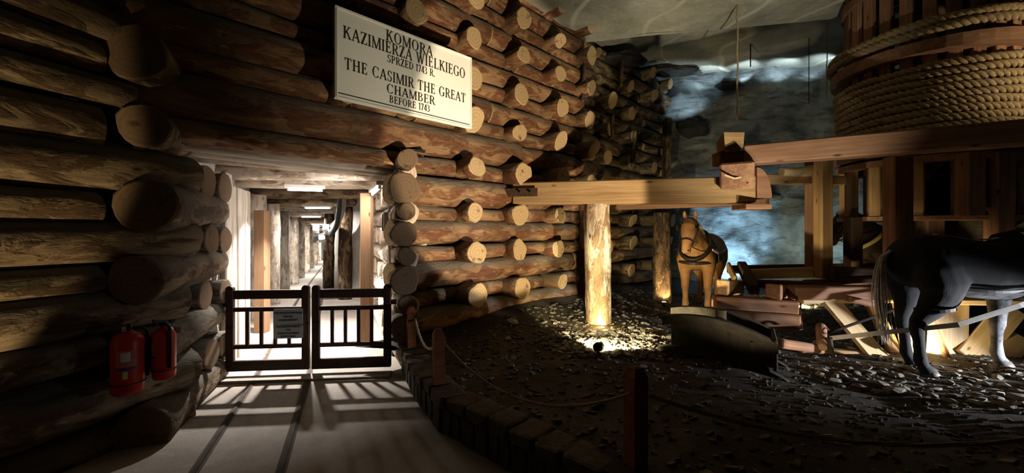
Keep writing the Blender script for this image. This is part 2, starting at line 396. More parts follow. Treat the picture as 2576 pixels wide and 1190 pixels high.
# ------------------------------------------------------------------ floor, tracks
fl = empty('floor', (0, 0, 0), 'pale concrete walkway with a narrow track leading through the gate', 'floor', kind='structure')
vs = []; fs = []; ys = [-1.5, 0, .8, 1.6, 2.2, 2.8, 3.4, 4.2, 5, 6, 7, 8, 9, 10, 12, 14, 17, 20, 24, 28, 32]
for y in ys:
    x0 = -4.2 if y < 3 else tl(max(y, 4.15))-.6
    x1 = max(kerb_x(max(y, .95)), .3) + .1 if y < 2.0 else (kerb_x(y)+.12 if y < 4.3 else tr(y)+.5)
    if y < 1.0: x1 = 4.6
    for k in range(9): vs.append((x0+(x1-x0)*k/8, y, tfloor(y)))
for i in range(len(ys)-1):
    for k in range(8): fs.append((i*9+k, i*9+k+1, (i+1)*9+k+1, (i+1)*9+k))
mk('walkway', vs, fs, CONC, fl, smooth=True)
for name, off in (('rail', .41), ('rail', .96)):
    pts = []
    for i in range(60):
        y = 1.2+i*.5
        x = (-3.08-(4.15-y)*-.40 if y < 4.15 else tl(y))+off
        pts.append((x, y, tfloor(y)))
    v = []; f = []
    for i, (x, y, z) in enumerate(pts):
        v += [(x-.014, y, z-.01), (x-.014, y, z+.012), (x+.014, y, z+.012), (x+.014, y, z-.01)]
        if i:
            a = (i-1)*4; f += [(a, a+1, a+5, a+4), (a+1, a+2, a+6, a+5), (a+2, a+3, a+7, a+6)]
    mk('rail', v, f, STEEL, fl)
    v = [(x+(dx), y, z+.004) for (x, y, z) in pts for dx in (-.034, .034)]
    mk('rail_bed', v, [(2*i, 2*i+1, 2*i+3, 2*i+2) for i in range(len(pts)-1)], m_plain('rail_groove', (.10, .08, .065), .9) if name and off < .5 else bpy.data.materials['rail_groove'], fl)
# concrete sill across the doorway
beam('door_sill', (-3.0, 4.02, .008), (-1.28, 4.20, .008), .16, .03, CONC, fl, .006)

# ------------------------------------------------------------------ chamber ground
gd = empty('floor_chamber', (2, 4, .2), 'dark earthen chamber floor strewn with flat stone flakes', 'ground', kind='structure')
vs = []; fs = []; ny, nx = 110, 120
for i in range(ny+1):
    y = .5+10.2*i/ny; x0 = kerb_x(y)+.03
    if y > 4.3: x0 = M0.x+(y-M0.y)-.35
    for j in range(nx+1):
        x = x0+(10.5-x0)*j/nx; vs.append((x, y, zt(x, y)))
for i in range(ny):
    for j in range(nx): a = i*(nx+1)+j; fs.append((a, a+1, a+nx+2, a+nx+1))
mk('earth', vs, fs, EARTH, gd, smooth=True)
# uncountable flakes of stone in the earth
v = []; f = []
def flake(x, y, s, h):
    z = zt(x, y); o = len(v); a0 = R.uniform(0, 6.3); tx = R.uniform(-.35, .35); ty = R.uniform(-.35, .35); n = 5
    for k in range(n):
        a = a0+k*6.283/n; r = s*R.uniform(.6, 1.15); dx = math.cos(a)*r; dy = math.sin(a)*r*.75; dz = dx*tx+dy*ty
        v.append((x+dx, y+dy, z+dz-h*.6)); v.append((x+dx*.82, y+dy*.82, z+dz+h))
    for k in range(n):
        q = (k+1) % n; f.append((o+2*k, o+2*q, o+2*q+1, o+2*k+1))
    f.append(tuple(o+2*k+1 for k in range(n)))
for _ in range(9000):
    y = R.uniform(1.0, 8.5); x = R.uniform(kerb_x(y)+.2, 8.5)
    if distM(x, y) < .12: continue
    if y < 2.2 and R.random() < .3: continue
    s = R.choice((.018, .022, .028, .04)); flake(x, y, s*R.uniform(.7, 1.3), s*.35)
for _ in range(1500):
    a = R.uniform(0, 6.3); q = R.random()**.6
    flake(1.15+math.cos(a)*q*.9, 4.45+math.sin(a)*q*.62, R.uniform(.015, .05), R.uniform(.006, .018))
tag(mk('gravel', v, f, GRAVEL, gd), kind='stuff')

# countable stones: lamplit patch and by the hooves
def rock_mesh(seed, flat):
    rr = random.Random(seed); bm = bmesh.new(); bmesh.ops.create_icosphere(bm, subdivisions=1, radius=1)
    for q in bm.verts:
        q.co *= rr.uniform(.72, 1.18); q.co.z *= flat
    me = bpy.data.meshes.new('stone'); bm.to_mesh(me); bm.free(); me.materials.append(STONE); return me
RM = [rock_mesh(i, .28+.06*(i % 4)) for i in range(8)]
def stone(x, y, s, label, group, k=None, zoff=.1):
    o = bpy.data.objects.new('stone', RM[R.randrange(8) if k is None else k]); COL.objects.link(o)
    o.matrix_basis = Matrix.Translation((x, y, zt(x, y)+s*zoff)) @ Matrix.Rotation(R.uniform(0, 6.3), 4, 'Z') @ Matrix.Rotation(R.uniform(-.3, .3), 4, 'X') @ Matrix.Diagonal((s, s*R.uniform(.55, .95), s, 1))
    return tag(o, label, 'stone', group)
TK2 = []; SDG = (V((1.62, 4.12)), V((.8593, -.5115)), V((.5115, .8593)))
def in_sledge(x, y):
    q = V((x, y))-SDG[0]; return -.25 < q.dot(SDG[1]) < 1.3 and -.2 < q.dot(SDG[2]) < .72
for _ in range(4000):
    if len(TK2) >= 140: break
    a = R.uniform(0, 6.3); q = R.random()**.55
    x = 1.42+math.cos(a)*q*1.05; y = 4.50+math.sin(a)*q*.62; c_ = V((x, y))
    if (c_-V((.88, 4.0))).length < .15 or (c_-V((1.15, 5.36))).length < .26 or in_sledge(x, y) or x > 2.3 or any((p_-c_).length < .088 for p_ in TK2): continue
    TK2.append(c_); stone(x, y, R.uniform(.028, .068)*(1.35 if R.random() < .12 else 1), 'pale flat stone in the lamplit patch in front of the bark-streaked log post', 'stones of the lamplit patch')
for k in range(16): stone(4.95+.25*(k % 4)+R.uniform(-.03, .03), 7.12+.24*(k//4)+R.uniform(-.03, .03), R.uniform(.05, .095), 'yellow-lit stone on the ground seen through the low timber frame', 'stones beyond the timber frame')
n = 0; TAKEN = []
for _ in range(6000):
    if n >= 145: break
    x = R.uniform(2.5, 5.4); y = R.uniform(2.75, 4.05)
    if y < 4.3-(x-2.2)*.42-.5 or y > 4.1: continue
    if in_sledge(x, y) or any((q-V((x, y))).length < .115 for q in TAKEN) or any((V(h)-V((x, y))).length < .17 for h in ((4.08, 3.86), (4.2, 4.14), (5.1, 3.86), (5.2, 4.14))): continue
    TAKEN.append(V((x, y))); n += 1
    stone(x, y, R.uniform(.035, .075)*(1.3 if R.random() < .15 else 1), 'pale loose stone on the ground around the black horse\'s hooves', 'stones by the black horse')
o = stone(0.0, 5.12, .085, 'single upright pale stone lying in front of the log wall', None, 2, .5)
o = stone(-.05, 4.55, .07, 'dark-edged stone on the bare earth between wall and lamplit patch', None, 3, .2)

# ------------------------------------------------------------------ log wall (right of and over the doorway)
wr = empty('wall_right', (-.5, 5.2, 0), 'wall of stacked logs with cross-log ends standing proud', 'wall', kind='structure')
BIG = [(.455, .155), (.985, .16), (1.49, .145), (1.995, .175), (2.625, .20), (3.17, .165), (3.70, .16), (4.23, .165), (4.76, .16)]
SMALL = [(.715, .105), (1.245, .10), (1.74, .095), (2.31, .115), (2.92, .105), (3.435, .105), (3.965, .105), (4.495, .105), (5.02, .1)]
COLS = [.70, 1.30, 1.92, 2.52]
FAR = [3.15, 3.8, 4.45, 5.1]
LM = (LOG, LOG_END); sd = 0
for z, r in BIG:
    sd += 1
    t0 = .0 if z < 2.4 else -1.62
    brk = 2.45+R.uniform(-.1, .2) if z < 2.4 else (1.45 if z < 2.8 else R.choice((.25, 1.0, 1.5)))
    log('log', Mw(t0, z, -r), Mw(brk, z+R.uniform(-.01, .02), -r), r*1.02, r*.97, LM, wr, sd, .07, .018, cut1=R.uniform(-.4, .4)); sd += 1
    log('log', Mw(brk+.03, z+.01, -r-.03), Mw(2.56 if brk < 2.2 else 2.75, z+.01, -r-.03), r*.95, r*.92, LM, wr, sd, .07, .015); sd += 1
    log('log', Mw(2.62, z, -r-.22), Mw(5.35+R.uniform(-.15, .1), z, -r-.22), r, r*.9, (LOG_OLD, LOG_END), wr, sd, .08, .03, cut1=R.uniform(-.5, .5))
for z, r in SMALL:
    cols = COLS if z < 2.4 else [-.42, .12]+COLS
    edges = ([.06] if z < 2.4 else [-1.55])+cols
    for a, b in zip(edges, edges[1:]+[2.62]):
        sd += 1
        if b-a > .3: log('log', Mw(a+.09, z, -r-.05), Mw(b-.09, z+R.uniform(-.015, .015), -r-.05), r*R.uniform(.9, 1.08), r*R.uniform(.85, 1), LM, wr, sd, .09, .012)
    for t in cols:                                   # cross logs, sawn ends facing the room
        sd += 1; rr = R.uniform(.115, .165) if z < 2.4 else R.uniform(.12, .15); pr = R.uniform(.10, .22)
        a = Mw(t, z+R.uniform(-.02, .02), pr); b = Mw(t, z, -.55)
        log('cross_log', b, a, rr*.95, rr, LM, wr, sd, .10, .004, squash=R.choice((1, 1, .85)), cut1=R.uniform(-.18, .18) if z < 2.4 else R.uniform(-.05, .5), ov=.06)
    for a, b in zip([2.62]+FAR, FAR+[5.4]):
        sd += 1
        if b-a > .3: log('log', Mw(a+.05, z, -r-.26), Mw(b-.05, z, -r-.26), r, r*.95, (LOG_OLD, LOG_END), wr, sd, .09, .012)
    for t in FAR:
        if R.random() < .22: continue
        sd += 1; rr = R.uniform(.11, .15)
        log('cross_log', Mw(t, z, -.7), Mw(t, z+R.uniform(-.03, .03), R.uniform(-.12, .06)), rr, rr, (LOG_OLD, LOG_END), wr, sd, .1, .004, cut1=R.uniform(-.1, .4))
# backing added behind the logs to block light, and the strip over the doorway
def quad(name, a, b, z0, z1, mat, parent, th=.12, n=V((S2, -S2, 0))):
    p = [V((a.x, a.y, z0)), V((b.x, b.y, z0)), V((b.x, b.y, z1)), V((a.x, a.y, z1))]; q = [x-n*th for x in p]
    return mk(name, p+q, [(0, 1, 2, 3), (7, 6, 5, 4), (0, 4, 5, 1), (1, 5, 6, 2), (2, 6, 7, 3), (3, 7, 4, 0)], mat, parent)
quad('leak_backing', Mw(.12, 0, -.42), Mw(5.6, 0, -.55), -.1, 5.4, DARKROCK, wr)
quad('leak_backing', Mw(-1.7, 0, -.42), Mw(.12, 0, -.42), 2.5, 5.4, DARKROCK, wr)
# jamb ends facing the visitor, shade put into their dark colour, right side of doorway
td = V((-.42, 1, 0)).normalized()
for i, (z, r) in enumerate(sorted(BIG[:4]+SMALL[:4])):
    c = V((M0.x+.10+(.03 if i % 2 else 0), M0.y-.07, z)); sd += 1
    log('jamb_log', c, c+td*R.uniform(.8, 1.0), r*.98, r*.95, (LOG_OLD, LOG_DARK_END), wr, sd, .05, .003)
# upright timbers of the far end of the wall
beam('upright', P(1676, 446, 8.9), P(1678, 300, 8.9), .12, .24, LOG_OLD, wr)
beam('upright', Mw(2.46, .25, .02), Mw(2.46, 1.95, .02), .10, .12, TIMBER_D, wr)
for k, (px, py0, py1, d) in enumerate(((1465, 150, 255, 6.9), (1535, 290, 350, 7.6), (1560, 130, 220, 8.0), (1590, 330, 420, 8.2))):
    beam('wedge_board', P(px, py1, d), P(px+6, py0, d), .06, .14, LOG_OLD, wr)

# ------------------------------------------------------------------ near left log wall and doorway corner
wl = empty('wall_left', (-2.9, 2.0, 0), 'heavy dark log wall left of the doorway with crossing corner logs', 'wall', kind='structure')
ROWS = [(.0, .17, 1), (.375, .205, 1), (.70, .12, 0), (.965, .15, 1), (1.21, .105, 0), (1.455, .145, 1), (1.70, .108, 0), (1.975, .172, 1), (2.275, .14, 0), (2.51, .10, 1), (2.725, .125, 0), (2.975, .13, 1), (3.24, .14, 0), (3.52, .14, 1)]
LO = (LOG_OLD, LOG_DARK_END)
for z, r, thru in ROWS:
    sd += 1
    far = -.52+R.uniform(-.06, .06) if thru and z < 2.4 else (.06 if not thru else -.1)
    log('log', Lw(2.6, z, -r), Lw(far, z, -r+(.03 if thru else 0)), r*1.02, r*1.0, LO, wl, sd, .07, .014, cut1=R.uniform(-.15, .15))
quad('leak_backing', Lw(2.7, 0, -.4), Lw(.1, 0, -.4), -.1, 3.8, DARKROCK, wl, .1, V((LN.x, LN.y, 0)))  # unseen sheet added against light leaking between the logs
for z, r in ((.07, .18), (.655, .155), (1.18, .165), (1.715, .185), (2.29, .15), (2.80, .19)):   # corner logs running into the doorway
    sd += 1
    a = V((-2.66+R.uniform(-.03, .03), 2.86+R.uniform(-.05, .03), z))
    b = V((-3.18, 4.22, z+.02)) if z < 2.2 else V((-2.95, 3.5, z))
    log('corner_log', a, b, r*1.05, r*.88, LO, wl, sd, .06, .01, cut0=R.uniform(-.2, .2))
for z, r in ((.36, .14), (.92, .13), (1.45, .135), (2.0, .15)):     # short tie logs butting at the jamb
    sd += 1
    a = V((-3.6, 3.62, z)); b = V((-2.88+R.uniform(-.05, .03), 3.78, z))
    log('tie_log', a, b, r, r, LO, wl, sd, .07, .004, squash=1.05)
    sd += 1
    log('tie_log', V((-3.7, 4.02, z-.02)), V((-3.0, 4.16, z-.02)), r*.9, r*.95, LO, wl, sd, .07, .004)
quad('leak_backing', V((-3.05, 2.95, 0)), V((-3.42, 4.3, 0)), -.05, 2.6, DARKROCK, wl, .1, V((.95, .3, 0)))  # another added light stop, behind the doorway corner

# ------------------------------------------------------------------ tunnel
tw = empty('wall_tunnel_left', (-4, 7, 0), 'tunnel side of whitewashed boards and a row of log props', 'wall', kind='structure')
for k in range(5):
    y = 4.26+k*.24; x = tl(y)-.02-.01*(k % 2)
    y2 = y+.235; x2 = tl(y2)-.02-.01*(k % 2)
    beam('board', (x+.11*.9-.1, y+.12, -.02), (x+.11*.9-.1, y+.12, 2.02+.05*R.random()+(.10 if k == 0 else 0)), .235, .06+.02*(k % 3), WHITEWASH, tw, .012, .004, V((1, .42, 0)))
# far wall surfaces
def ribbon(name, fx, y0, y1, z0f, z1f, mat, parent, n=36, amp=.08, side=1):
    v = []; f = []; m = 10
    for i in range(n+1):
        y = y0+(y1-y0)*i/n
        for j in range(m+1):
            z = z0f(y)+(z1f(y)-z0f(y))*j/m; q = mnoise.noise(V((y*1.3, z*1.6, side*5)))*amp; v.append((fx(y)+q*side, y, z))
    for i in range(n):
        for j in range(m): a = i*(m+1)+j; f.append((a, a+1, a+m+2, a+m+1))
    return mk(name, v, f, mat, parent, smooth=True)
ribbon('plaster', lambda y: tl(y)-.28, 4.2, 32, lambda y: tfloor(y)-.05, lambda y: troof(y)+.3, TUNROCK, tw)
for k, y in enumerate((6.9, 8.6, 10.4, 12.5, 14.6, 17, 19.5, 22.5, 26, 30)):
    sd += 1; r = .15; x = tl(y)-.08
    log('prop', (x, y, tfloor(y)-.02), (x, y, troof(y)-.12), r, r*.9, (SALTLOG, SALTLOG_END), tw, sd, .07, .01, n=14)
wt = empty('wall_tunnel_right', (-2, 6, 0), 'crib of salt-dusted logs and grey plaster on the right of the tunnel', 'wall', kind='structure')
ribbon('plaster', lambda y: tr(y)+.16+.25*sstep(9, 7.2, y), 5.0, 32, lambda y: tfloor(y)-.05, lambda y: troof(y)+.3, TUNROCK, wt, side=-1)
rows = [(.14, .14), (.40, .12), (.66, .135), (.92, .125), (1.18, .14), (1.45, .125), (1.71, .135), (1.97, .12), (2.2, .11)]
for i, (z, r) in enumerate(rows):
    if i % 2 == 0:                                  # long logs along the tunnel
        sd += 1; log('log', V((tr(4.55)+.17, 4.55, z)), V((tr(7.4)+.14, 7.4, z)), r, r*.95, (SALTLOG, SALTLOG_END), wt, sd, .08, .012)
    else:                                           # short cross ends
        for y in (4.75, 5.15, 5.75, 6.25, 6.8, 7.3):
            sd += 1; x = tr(y); pr = R.uniform(-.03, .10)
            log('cross_log', V((x+.38, y+.14, z)), V((x-pr+.05, y-.03, z)), r, r*R.uniform(.9, 1.05), (SALTLOG, SALTLOG_END), wt, sd, .08, .003)
for y in (9.3, 11.6, 13.5, 16, 19, 23):
    sd += 1; x = tr(y)+.02; log('prop', (x, y, tfloor(y)-.02), (x, y, troof(y)-.1), .16, .15, (BARK_D if y < 12 else SALTLOG, LOG_DARK_END), wt, sd, .06, .01, n=14)

ce = empty('ceiling_tunnel', (-3, 7, 2.3), 'tunnel roof of crosswise boards and round cap beams', 'ceiling', kind='structure')
for k, (off, z, r, m) in enumerate(((-.16, 2.335, .10, LOG), (-.40, 2.30, .085, WHITEWASH), (-.60, 2.285, .085, WHITEWASH), (-.82, 2.28, .09, SALTLOG))):
    sd += 1; log('head_log', Mw(-1.5 if k == 0 else -1.62-.1*k, z, off), Mw(.10, z, off), r, r, (m, SALTLOG_END), ce, sd, .06, .01, n=18)
y = 4.55; k = 0
while y < 9.4:                                      # crosswise roof boards
    wd = R.uniform(.24, .34); yc = y+wd/2; z = troof(yc)+.13+R.uniform(-.015, .015)-(.0 if k else 0)
    if yc < 4.25: xl, xr = -3.35, -1.2
    else: xl, xr = tl(yc)-.3, tr(yc)+.35
    beam('roof_board', (xl, yc-.22, z), (xr, yc+.22, z), wd*.97, .07, WHITEWASH if yc < 5.0 else (BRACE if k % 2 else SALTLOG), ce, .012, .003); y += wd; k += 1
for y, r, m in ((5.15, .095, SALTLOG), (6.1, .10, SALTLOG), (7.4, .11, LOG_OLD), (9.0, .13, LOG_OLD), (10.4, .12, SALTLOG), (12.5, .12, SALTLOG), (14.6, .12, BARK), (17, .12, BARK), (20, .12, SALTLOG), (24, .12, BARK)):
    sd += 1; xl = tl(max(y, 4.2))-.25; xr = tr(max(y, 4.4))+.3
    log('cap_beam', (xl, y-.1, troof(y)-.01+(.06 if y < 4.2 else 0)), (xr, y+.12, troof(y)-.01+(.06 if y < 4.2 else 0)), r, r*.95, (m, SALTLOG_END), ce, sd, .06, .008)
v = []; f = []
for i in range(30):
    y = 9.2+i*.8; z = troof(y)+.12; v += [(tl(y)-.5, y, z), (tr(y)+.5, y, z+.02)]
    if i: f.append((2*i-2, 2*i-1, 2*i+1, 2*i))
mk('roof_slab', v, f, LOG_OLD, ce)
v = [(-3.5, 3.6, 2.46), (-1.0, 4.6, 2.46), (-2.2, 9.4, 2.5), (-6.2, 9.4, 2.5)]
mk('roof_slab', v, [(0, 1, 2, 3)], DARKROCK, ce)
bx('end_face', -13.2, 31.8, .5, 5, .1, 4, DARKROCK, wt)

# square brown door posts just inside
beam('door_post', (-3.74, 5.95, .0), (-3.74, 5.95, 1.82), .16, .15, BRACE, None, .008)
tag(bpy.data.objects['door_post'], 'square tan post against the whitewashed boards inside the tunnel', 'post')
o = beam('door_post', (-1.98, 5.42, -.01), (-1.98, 5.42, 2.03), .14, .14, BRACE, None, .008)
tag(o, 'square tan post in front of the log crib on the tunnel\'s right', 'post')
# blue plate on the first prop
o = bx('blue_sign', -4.10, 6.66, 1.05, .14, .02, .36, LABELB, None, .002, -.9); tag(o, 'small blue plate fixed to the first log prop of the tunnel', 'sign')

# fluorescent fittings
def batten(A, B, label, watts, tgt, spread=178):
    A = V(A); B = V(B); t = empty('fluorescent_lamp', (A+B)/2, label, 'lamp', 'tunnel lamps')
    beam('housing', A, B, .09, .05, CONDUIT, t, .006)
    d = (B-A).normalized()*.05; dn = V((0, 0, -.045))
    tube('tube', [A+d+dn, B-d+dn], .017, TUBE, t, 10)
    for p in (A+d, B-d): bx('lamp_holder', p.x, p.y, p.z-.04, .03, .03, .05, CONDUIT, t, .004)
    ar = area('tube_light', (A+B)/2+V((0, 0, -.07)), (A+B)/2+V(tgt), watts, WHITE, (B-A).length*.22, .05); ar.data.spread = math.radians(spread)
    return t
batten((-3.16, 5.52, 2.14), (-2.68, 5.70, 2.14), 'fluorescent batten on the tunnel roof boards, nearest the gate', 170, (.0, -.12, -1), 106)
batten((-1.53, 4.62, 2.08), (-1.86, 5.28, 2.05), 'fluorescent batten along the top of the log crib by the doorway', 26, (-.9, .42, -.5), 130)
for y, wt_ in ((8.6, 60), (11.4, 110), (15.6, 150), (20.4, 180), (26, 200)):
    x = (tl(y)+tr(y))/2
    batten((x-.3, y, troof(y)-.15), (x+.3, y+.1, troof(y)-.15), {8.6: 'fluorescent batten between the roof boards behind the hose bundle', 11.4: 'fluorescent batten beyond the dark cap beams of the tunnel', 15.6: 'fourth fluorescent batten down the tunnel', 20.4: 'fluorescent batten second from the far end of the tunnel', 26: 'farthest fluorescent batten of the tunnel'}[y], wt_, (0, 0, -1))
# conduit and switch box on the crib
t = empty('switch_box', (-1.52, 4.75, 1.5), 'white switch box with vertical conduit on the log crib by the gate', 'switch box')
bx('box', -1.50, 4.72, 1.62, .06, .12, .26, CONDUIT, t, .01, .35); tube('conduit', [(-1.45, 4.70, 1.75), (-1.44, 4.70, 2.05)], .014, CONDUIT, t); tube('conduit', [(-1.45, 4.70, .95), (-1.45, 4.70, 1.5)], .014, CONDUIT, t)
bx('cover', -1.535, 4.71, 1.62, .01, .09, .20, GREYP, t, .003, .35)
# pipes and hoses under the roof
t = empty('hose_bundle', P(830, 560, 9.0), 'bundle of thick dark hoses and pipes bending under the tunnel roof', 'hose')
for k in range(5):
    d = 9.0; o_ = k*9
    pts = smoothpath([P(868-o_*.3, 470+k*4, d-1.2), P(862-o_*.4, 530+k*8, d-.5), P(838-o_*.3, 565+k*7, d), P(800-k*2, 578+k*6, d+1.2), P(792, 596+k*3, d+5)], 7)
    tube('hose', pts, .052+.012*(k % 2), BLACK if k % 2 == 0 else GREYP, t, 10)
for k, (px, py) in enumerate(((787, 577), (802, 601), (812, 574))):
    a = P(px, py, 8.9); tube('pipe_flange', [a, a+V((.12, .05, 0))], .09, CONDUIT, t, 14)

# ------------------------------------------------------------------ gate
GA = V((-2.99, 4.16)); GB = V((-1.31, 4.31)); gu = (GB-GA).normalized()
def gp(u, z, off=0): p = GA+gu*u; return V((p.x+gu.y*off, p.y-gu.x*off, z))
def leaf(u0, u1, label, low, meet):
    t = empty('gate_leaf', gp((u0+u1)/2, low), label, 'gate', 'double gate')
    H = .885; lo = low
    for u, wd, h in ((u0+.04, .078, H-(0 if meet == 0 else .055)), (u1-.04, .078, H-(.0 if meet else .055))):
        h = H
        beam('stile', gp(u, lo), gp(u, lo+h-.03), .045, wd, GATE, t, .006, 0, V((gu.x, gu.y, 0)))
        # rounded head of the stile
        v = []; n = 8
        for s in (-.0225, .0225):
            v += [gp(u+math.cos(math.pi*i/n)*wd*.5, lo+h-.035+math.sin(math.pi*i/n)*.045, s) for i in range(n+1)]
        st_ = [c_ for c_ in t.children if c_.name.startswith('stile') and 'head' not in c_.name][-1]
        mk('stile_head', v, [tuple(range(n, -1, -1)), tuple(range(n+1, 2*n+2))]+[(i, i+1, n+2+i, n+1+i) for i in range(n)], GATE, st_)
    for z, h in ((lo+.055, .11), (lo+.255, .045), (lo+.645, .045), (lo+.80, .092)):
        beam('rail', gp(u0+.07, z), gp(u1-.07, z), .038, h, GATE, t, .005)
    n = 4
    for k in range(1, n+1):
        u = u0+.07+(u1-u0-.14)*k/(n+1); beam('baluster', gp(u, lo+.27), gp(u, lo+.63), .026, .034, GATE, t, .004, 0, V((gu.x, gu.y, 0)))
    for z in (lo+.2, lo+.7):
        uu = u0 if meet else u1; bx('hinge', *gp(uu+(-.02 if meet else .02), z), .07, .03, .05, IRON, t, .004)
    return t
GL = (GB-GA).length; mid = GL*.505
leaf(0, mid-.012, 'dark brown slatted gate leaf with the grey notice plate, left half', .055, 1)
leaf(mid+.012, GL, 'dark brown slatted gate leaf without a notice, right half', .055, 0)
# notice
nt = empty('notice_plate', gp(.64, .52, .03), 'grey notice plate with small dark lines of text on the gate', 'sign')
Mn = Matrix((V((gu.x, gu.y, 0)), V((0, 0, 1)), V((gu.y, -gu.x, 0)))).transposed().to_4x4(); Mn.translation = gp(.64, .55, .04)
me = box_data(.29, .31, .006, .002); me.materials.append(PLATE); put('plate', me, nt, Mn @ Matrix.Translation((-.145, 0, 0)))
def ftext(name, s, M, size, mat, parent):
    cu = bpy.data.curves.new(name, 'FONT'); cu.body = s; cu.size = size; cu.align_x = 'CENTER'; cu.extrude = .0008
    tmp = bpy.data.objects.new('t', cu); COL.objects.link(tmp); dg = bpy.context.evaluated_depsgraph_get()
    me = bpy.data.meshes.new_from_object(tmp.evaluated_get(dg)); bpy.data.objects.remove(tmp); me.materials.clear(); me.materials.append(mat)
    return put(name, me, parent, M)
for k, (s, yy, sz) in enumerate((('NIEUPOWAŻNIONYM', .105, .0285), ('WSTĘP', .066, .0285), ('WZBRONIONY', .030, .0285), ('NO ADMITTANCE', -.040, .0285), ('FOR', -.073, .0265), ('UNAUTHORISED', -.108, .0285), ('PERSONNEL', -.141, .0285))):
    ftext('lettering', s, Mn @ Matrix.Translation((0, yy, .004)), sz, SIGNT, nt)

# ------------------------------------------------------------------ chamber sign
SO = .36                                            # sign hangs proud of the wall on log ends
def on_sign(px, py):
    d = V(((px-1288)/FP, 1, (HZ-py)/FP)); nrm = V((S2, -S2, 0)); p0 = Mw(0, 0, SO); o = V((0, 0, EYE))
    q = (p0-o).dot(nrm)/d.dot(nrm); return o+d*q
sx = V((S2, S2, 0)); TLp, TRp, BRp, BLp = [on_sign(*p) for p in ((838, 13), (1184, 143), (1188, 321), (846, 253))]
s_org = Mw(0, 0, SO); su = lambda p: (p-s_org).dot(sx)
u0 = (su(TLp)+su(BLp))/2; u1 = (su(TRp)+su(BRp))/2; z1 = (TLp.z+TRp.z)/2; z0 = (BLp.z+BRp.z)/2
tilt = 0.0
Ms = Matrix((sx, V((0, 0, 1)), V((S2, -S2, 0)))).transposed().to_4x4(); Ms.translation = s_org+sx*u0+V((0, 0, z0))
sg = empty('chamber_sign', Ms.translation, 'large white board sign with black bilingual chamber name over the doorway', 'sign')
Wd = u1-u0; Hd = z1-z0
me = box_data(Wd, Hd, .03, .004); me.materials.append(SIGNW); put('board', me, sg, Ms @ Matrix.Translation((0, Hd/2, -.015)))
for a, b in (((0, .012), (Wd, .012)), ((0, Hd-.012), (Wd, Hd-.012)), ((.012, 0), (.012, Hd)), ((Wd-.012, 0), (Wd-.012, Hd))):
    A = Ms @ V((*a, .004)); B = Ms @ V((*b, .004)); beam('edge_strip', A, B, .024 if a[1] != b[1] else .012, .024 if a[1] == b[1] else .012, SIGNW, sg, .003)
A = Ms @ V((.03, .055, .002)); B = Ms @ V((Wd-.03, .045, .002)); beam('rule_line', A, B, .004, .008, SIGNT, sg, 0)
for u in (.25, 1.3): beam('bracket', Ms @ V((u, .2, -.03)), Ms @ V((u, .2, -.3)), .04, .04, IRON, sg, .004)

# serif capitals drawn from strokes (cap height 1)
def arc(cx, cy, rx, ry, a0, a1, wt, wn, n=18):
    v = []; f = []
    for i in range(n+1):
        a = math.radians(a0+(a1-a0)*i/n); c, s = math.cos(a), math.sin(a); w_ = wn+(wt-wn)*abs(c)**1.5
        v += [(cx+c*rx, cy+s*ry), (cx+c*(rx-w_), cy+s*(ry-wn if abs(c) < .999 else ry-wn))]
    for i in range(n): f.append((2*i, 2*i+1, 2*i+3, 2*i+2))
    return v, f
def rect(x0, y0, x1, y1): return [(x0, y0), (x1, y0), (x1, y1), (x0, y1)], [(0, 1, 2, 3)]
def diag(x0, y0, x1, y1, w_): return [(x0-w_/2, y0), (x0+w_/2, y0), (x1+w_/2, y1), (x1-w_/2, y1)], [(0, 1, 2, 3)]
TK, TN, SF = .145, .05, .045
def stem(x, w_=TK, ends=(1, 1), y0=0, y1=1):
    out = [rect(x-w_/2, y0, x+w_/2, y1)]
    if ends[0]: out.append(rect(x-w_/2-.07, y0, x+w_/2+.07, y0+SF))
    if ends[1]: out.append(rect(x-w_/2-.07, y1-SF, x+w_/2+.07, y1))
    return out
def foot(x, y): return [rect(x-.13, y, x+.13, y+SF)]
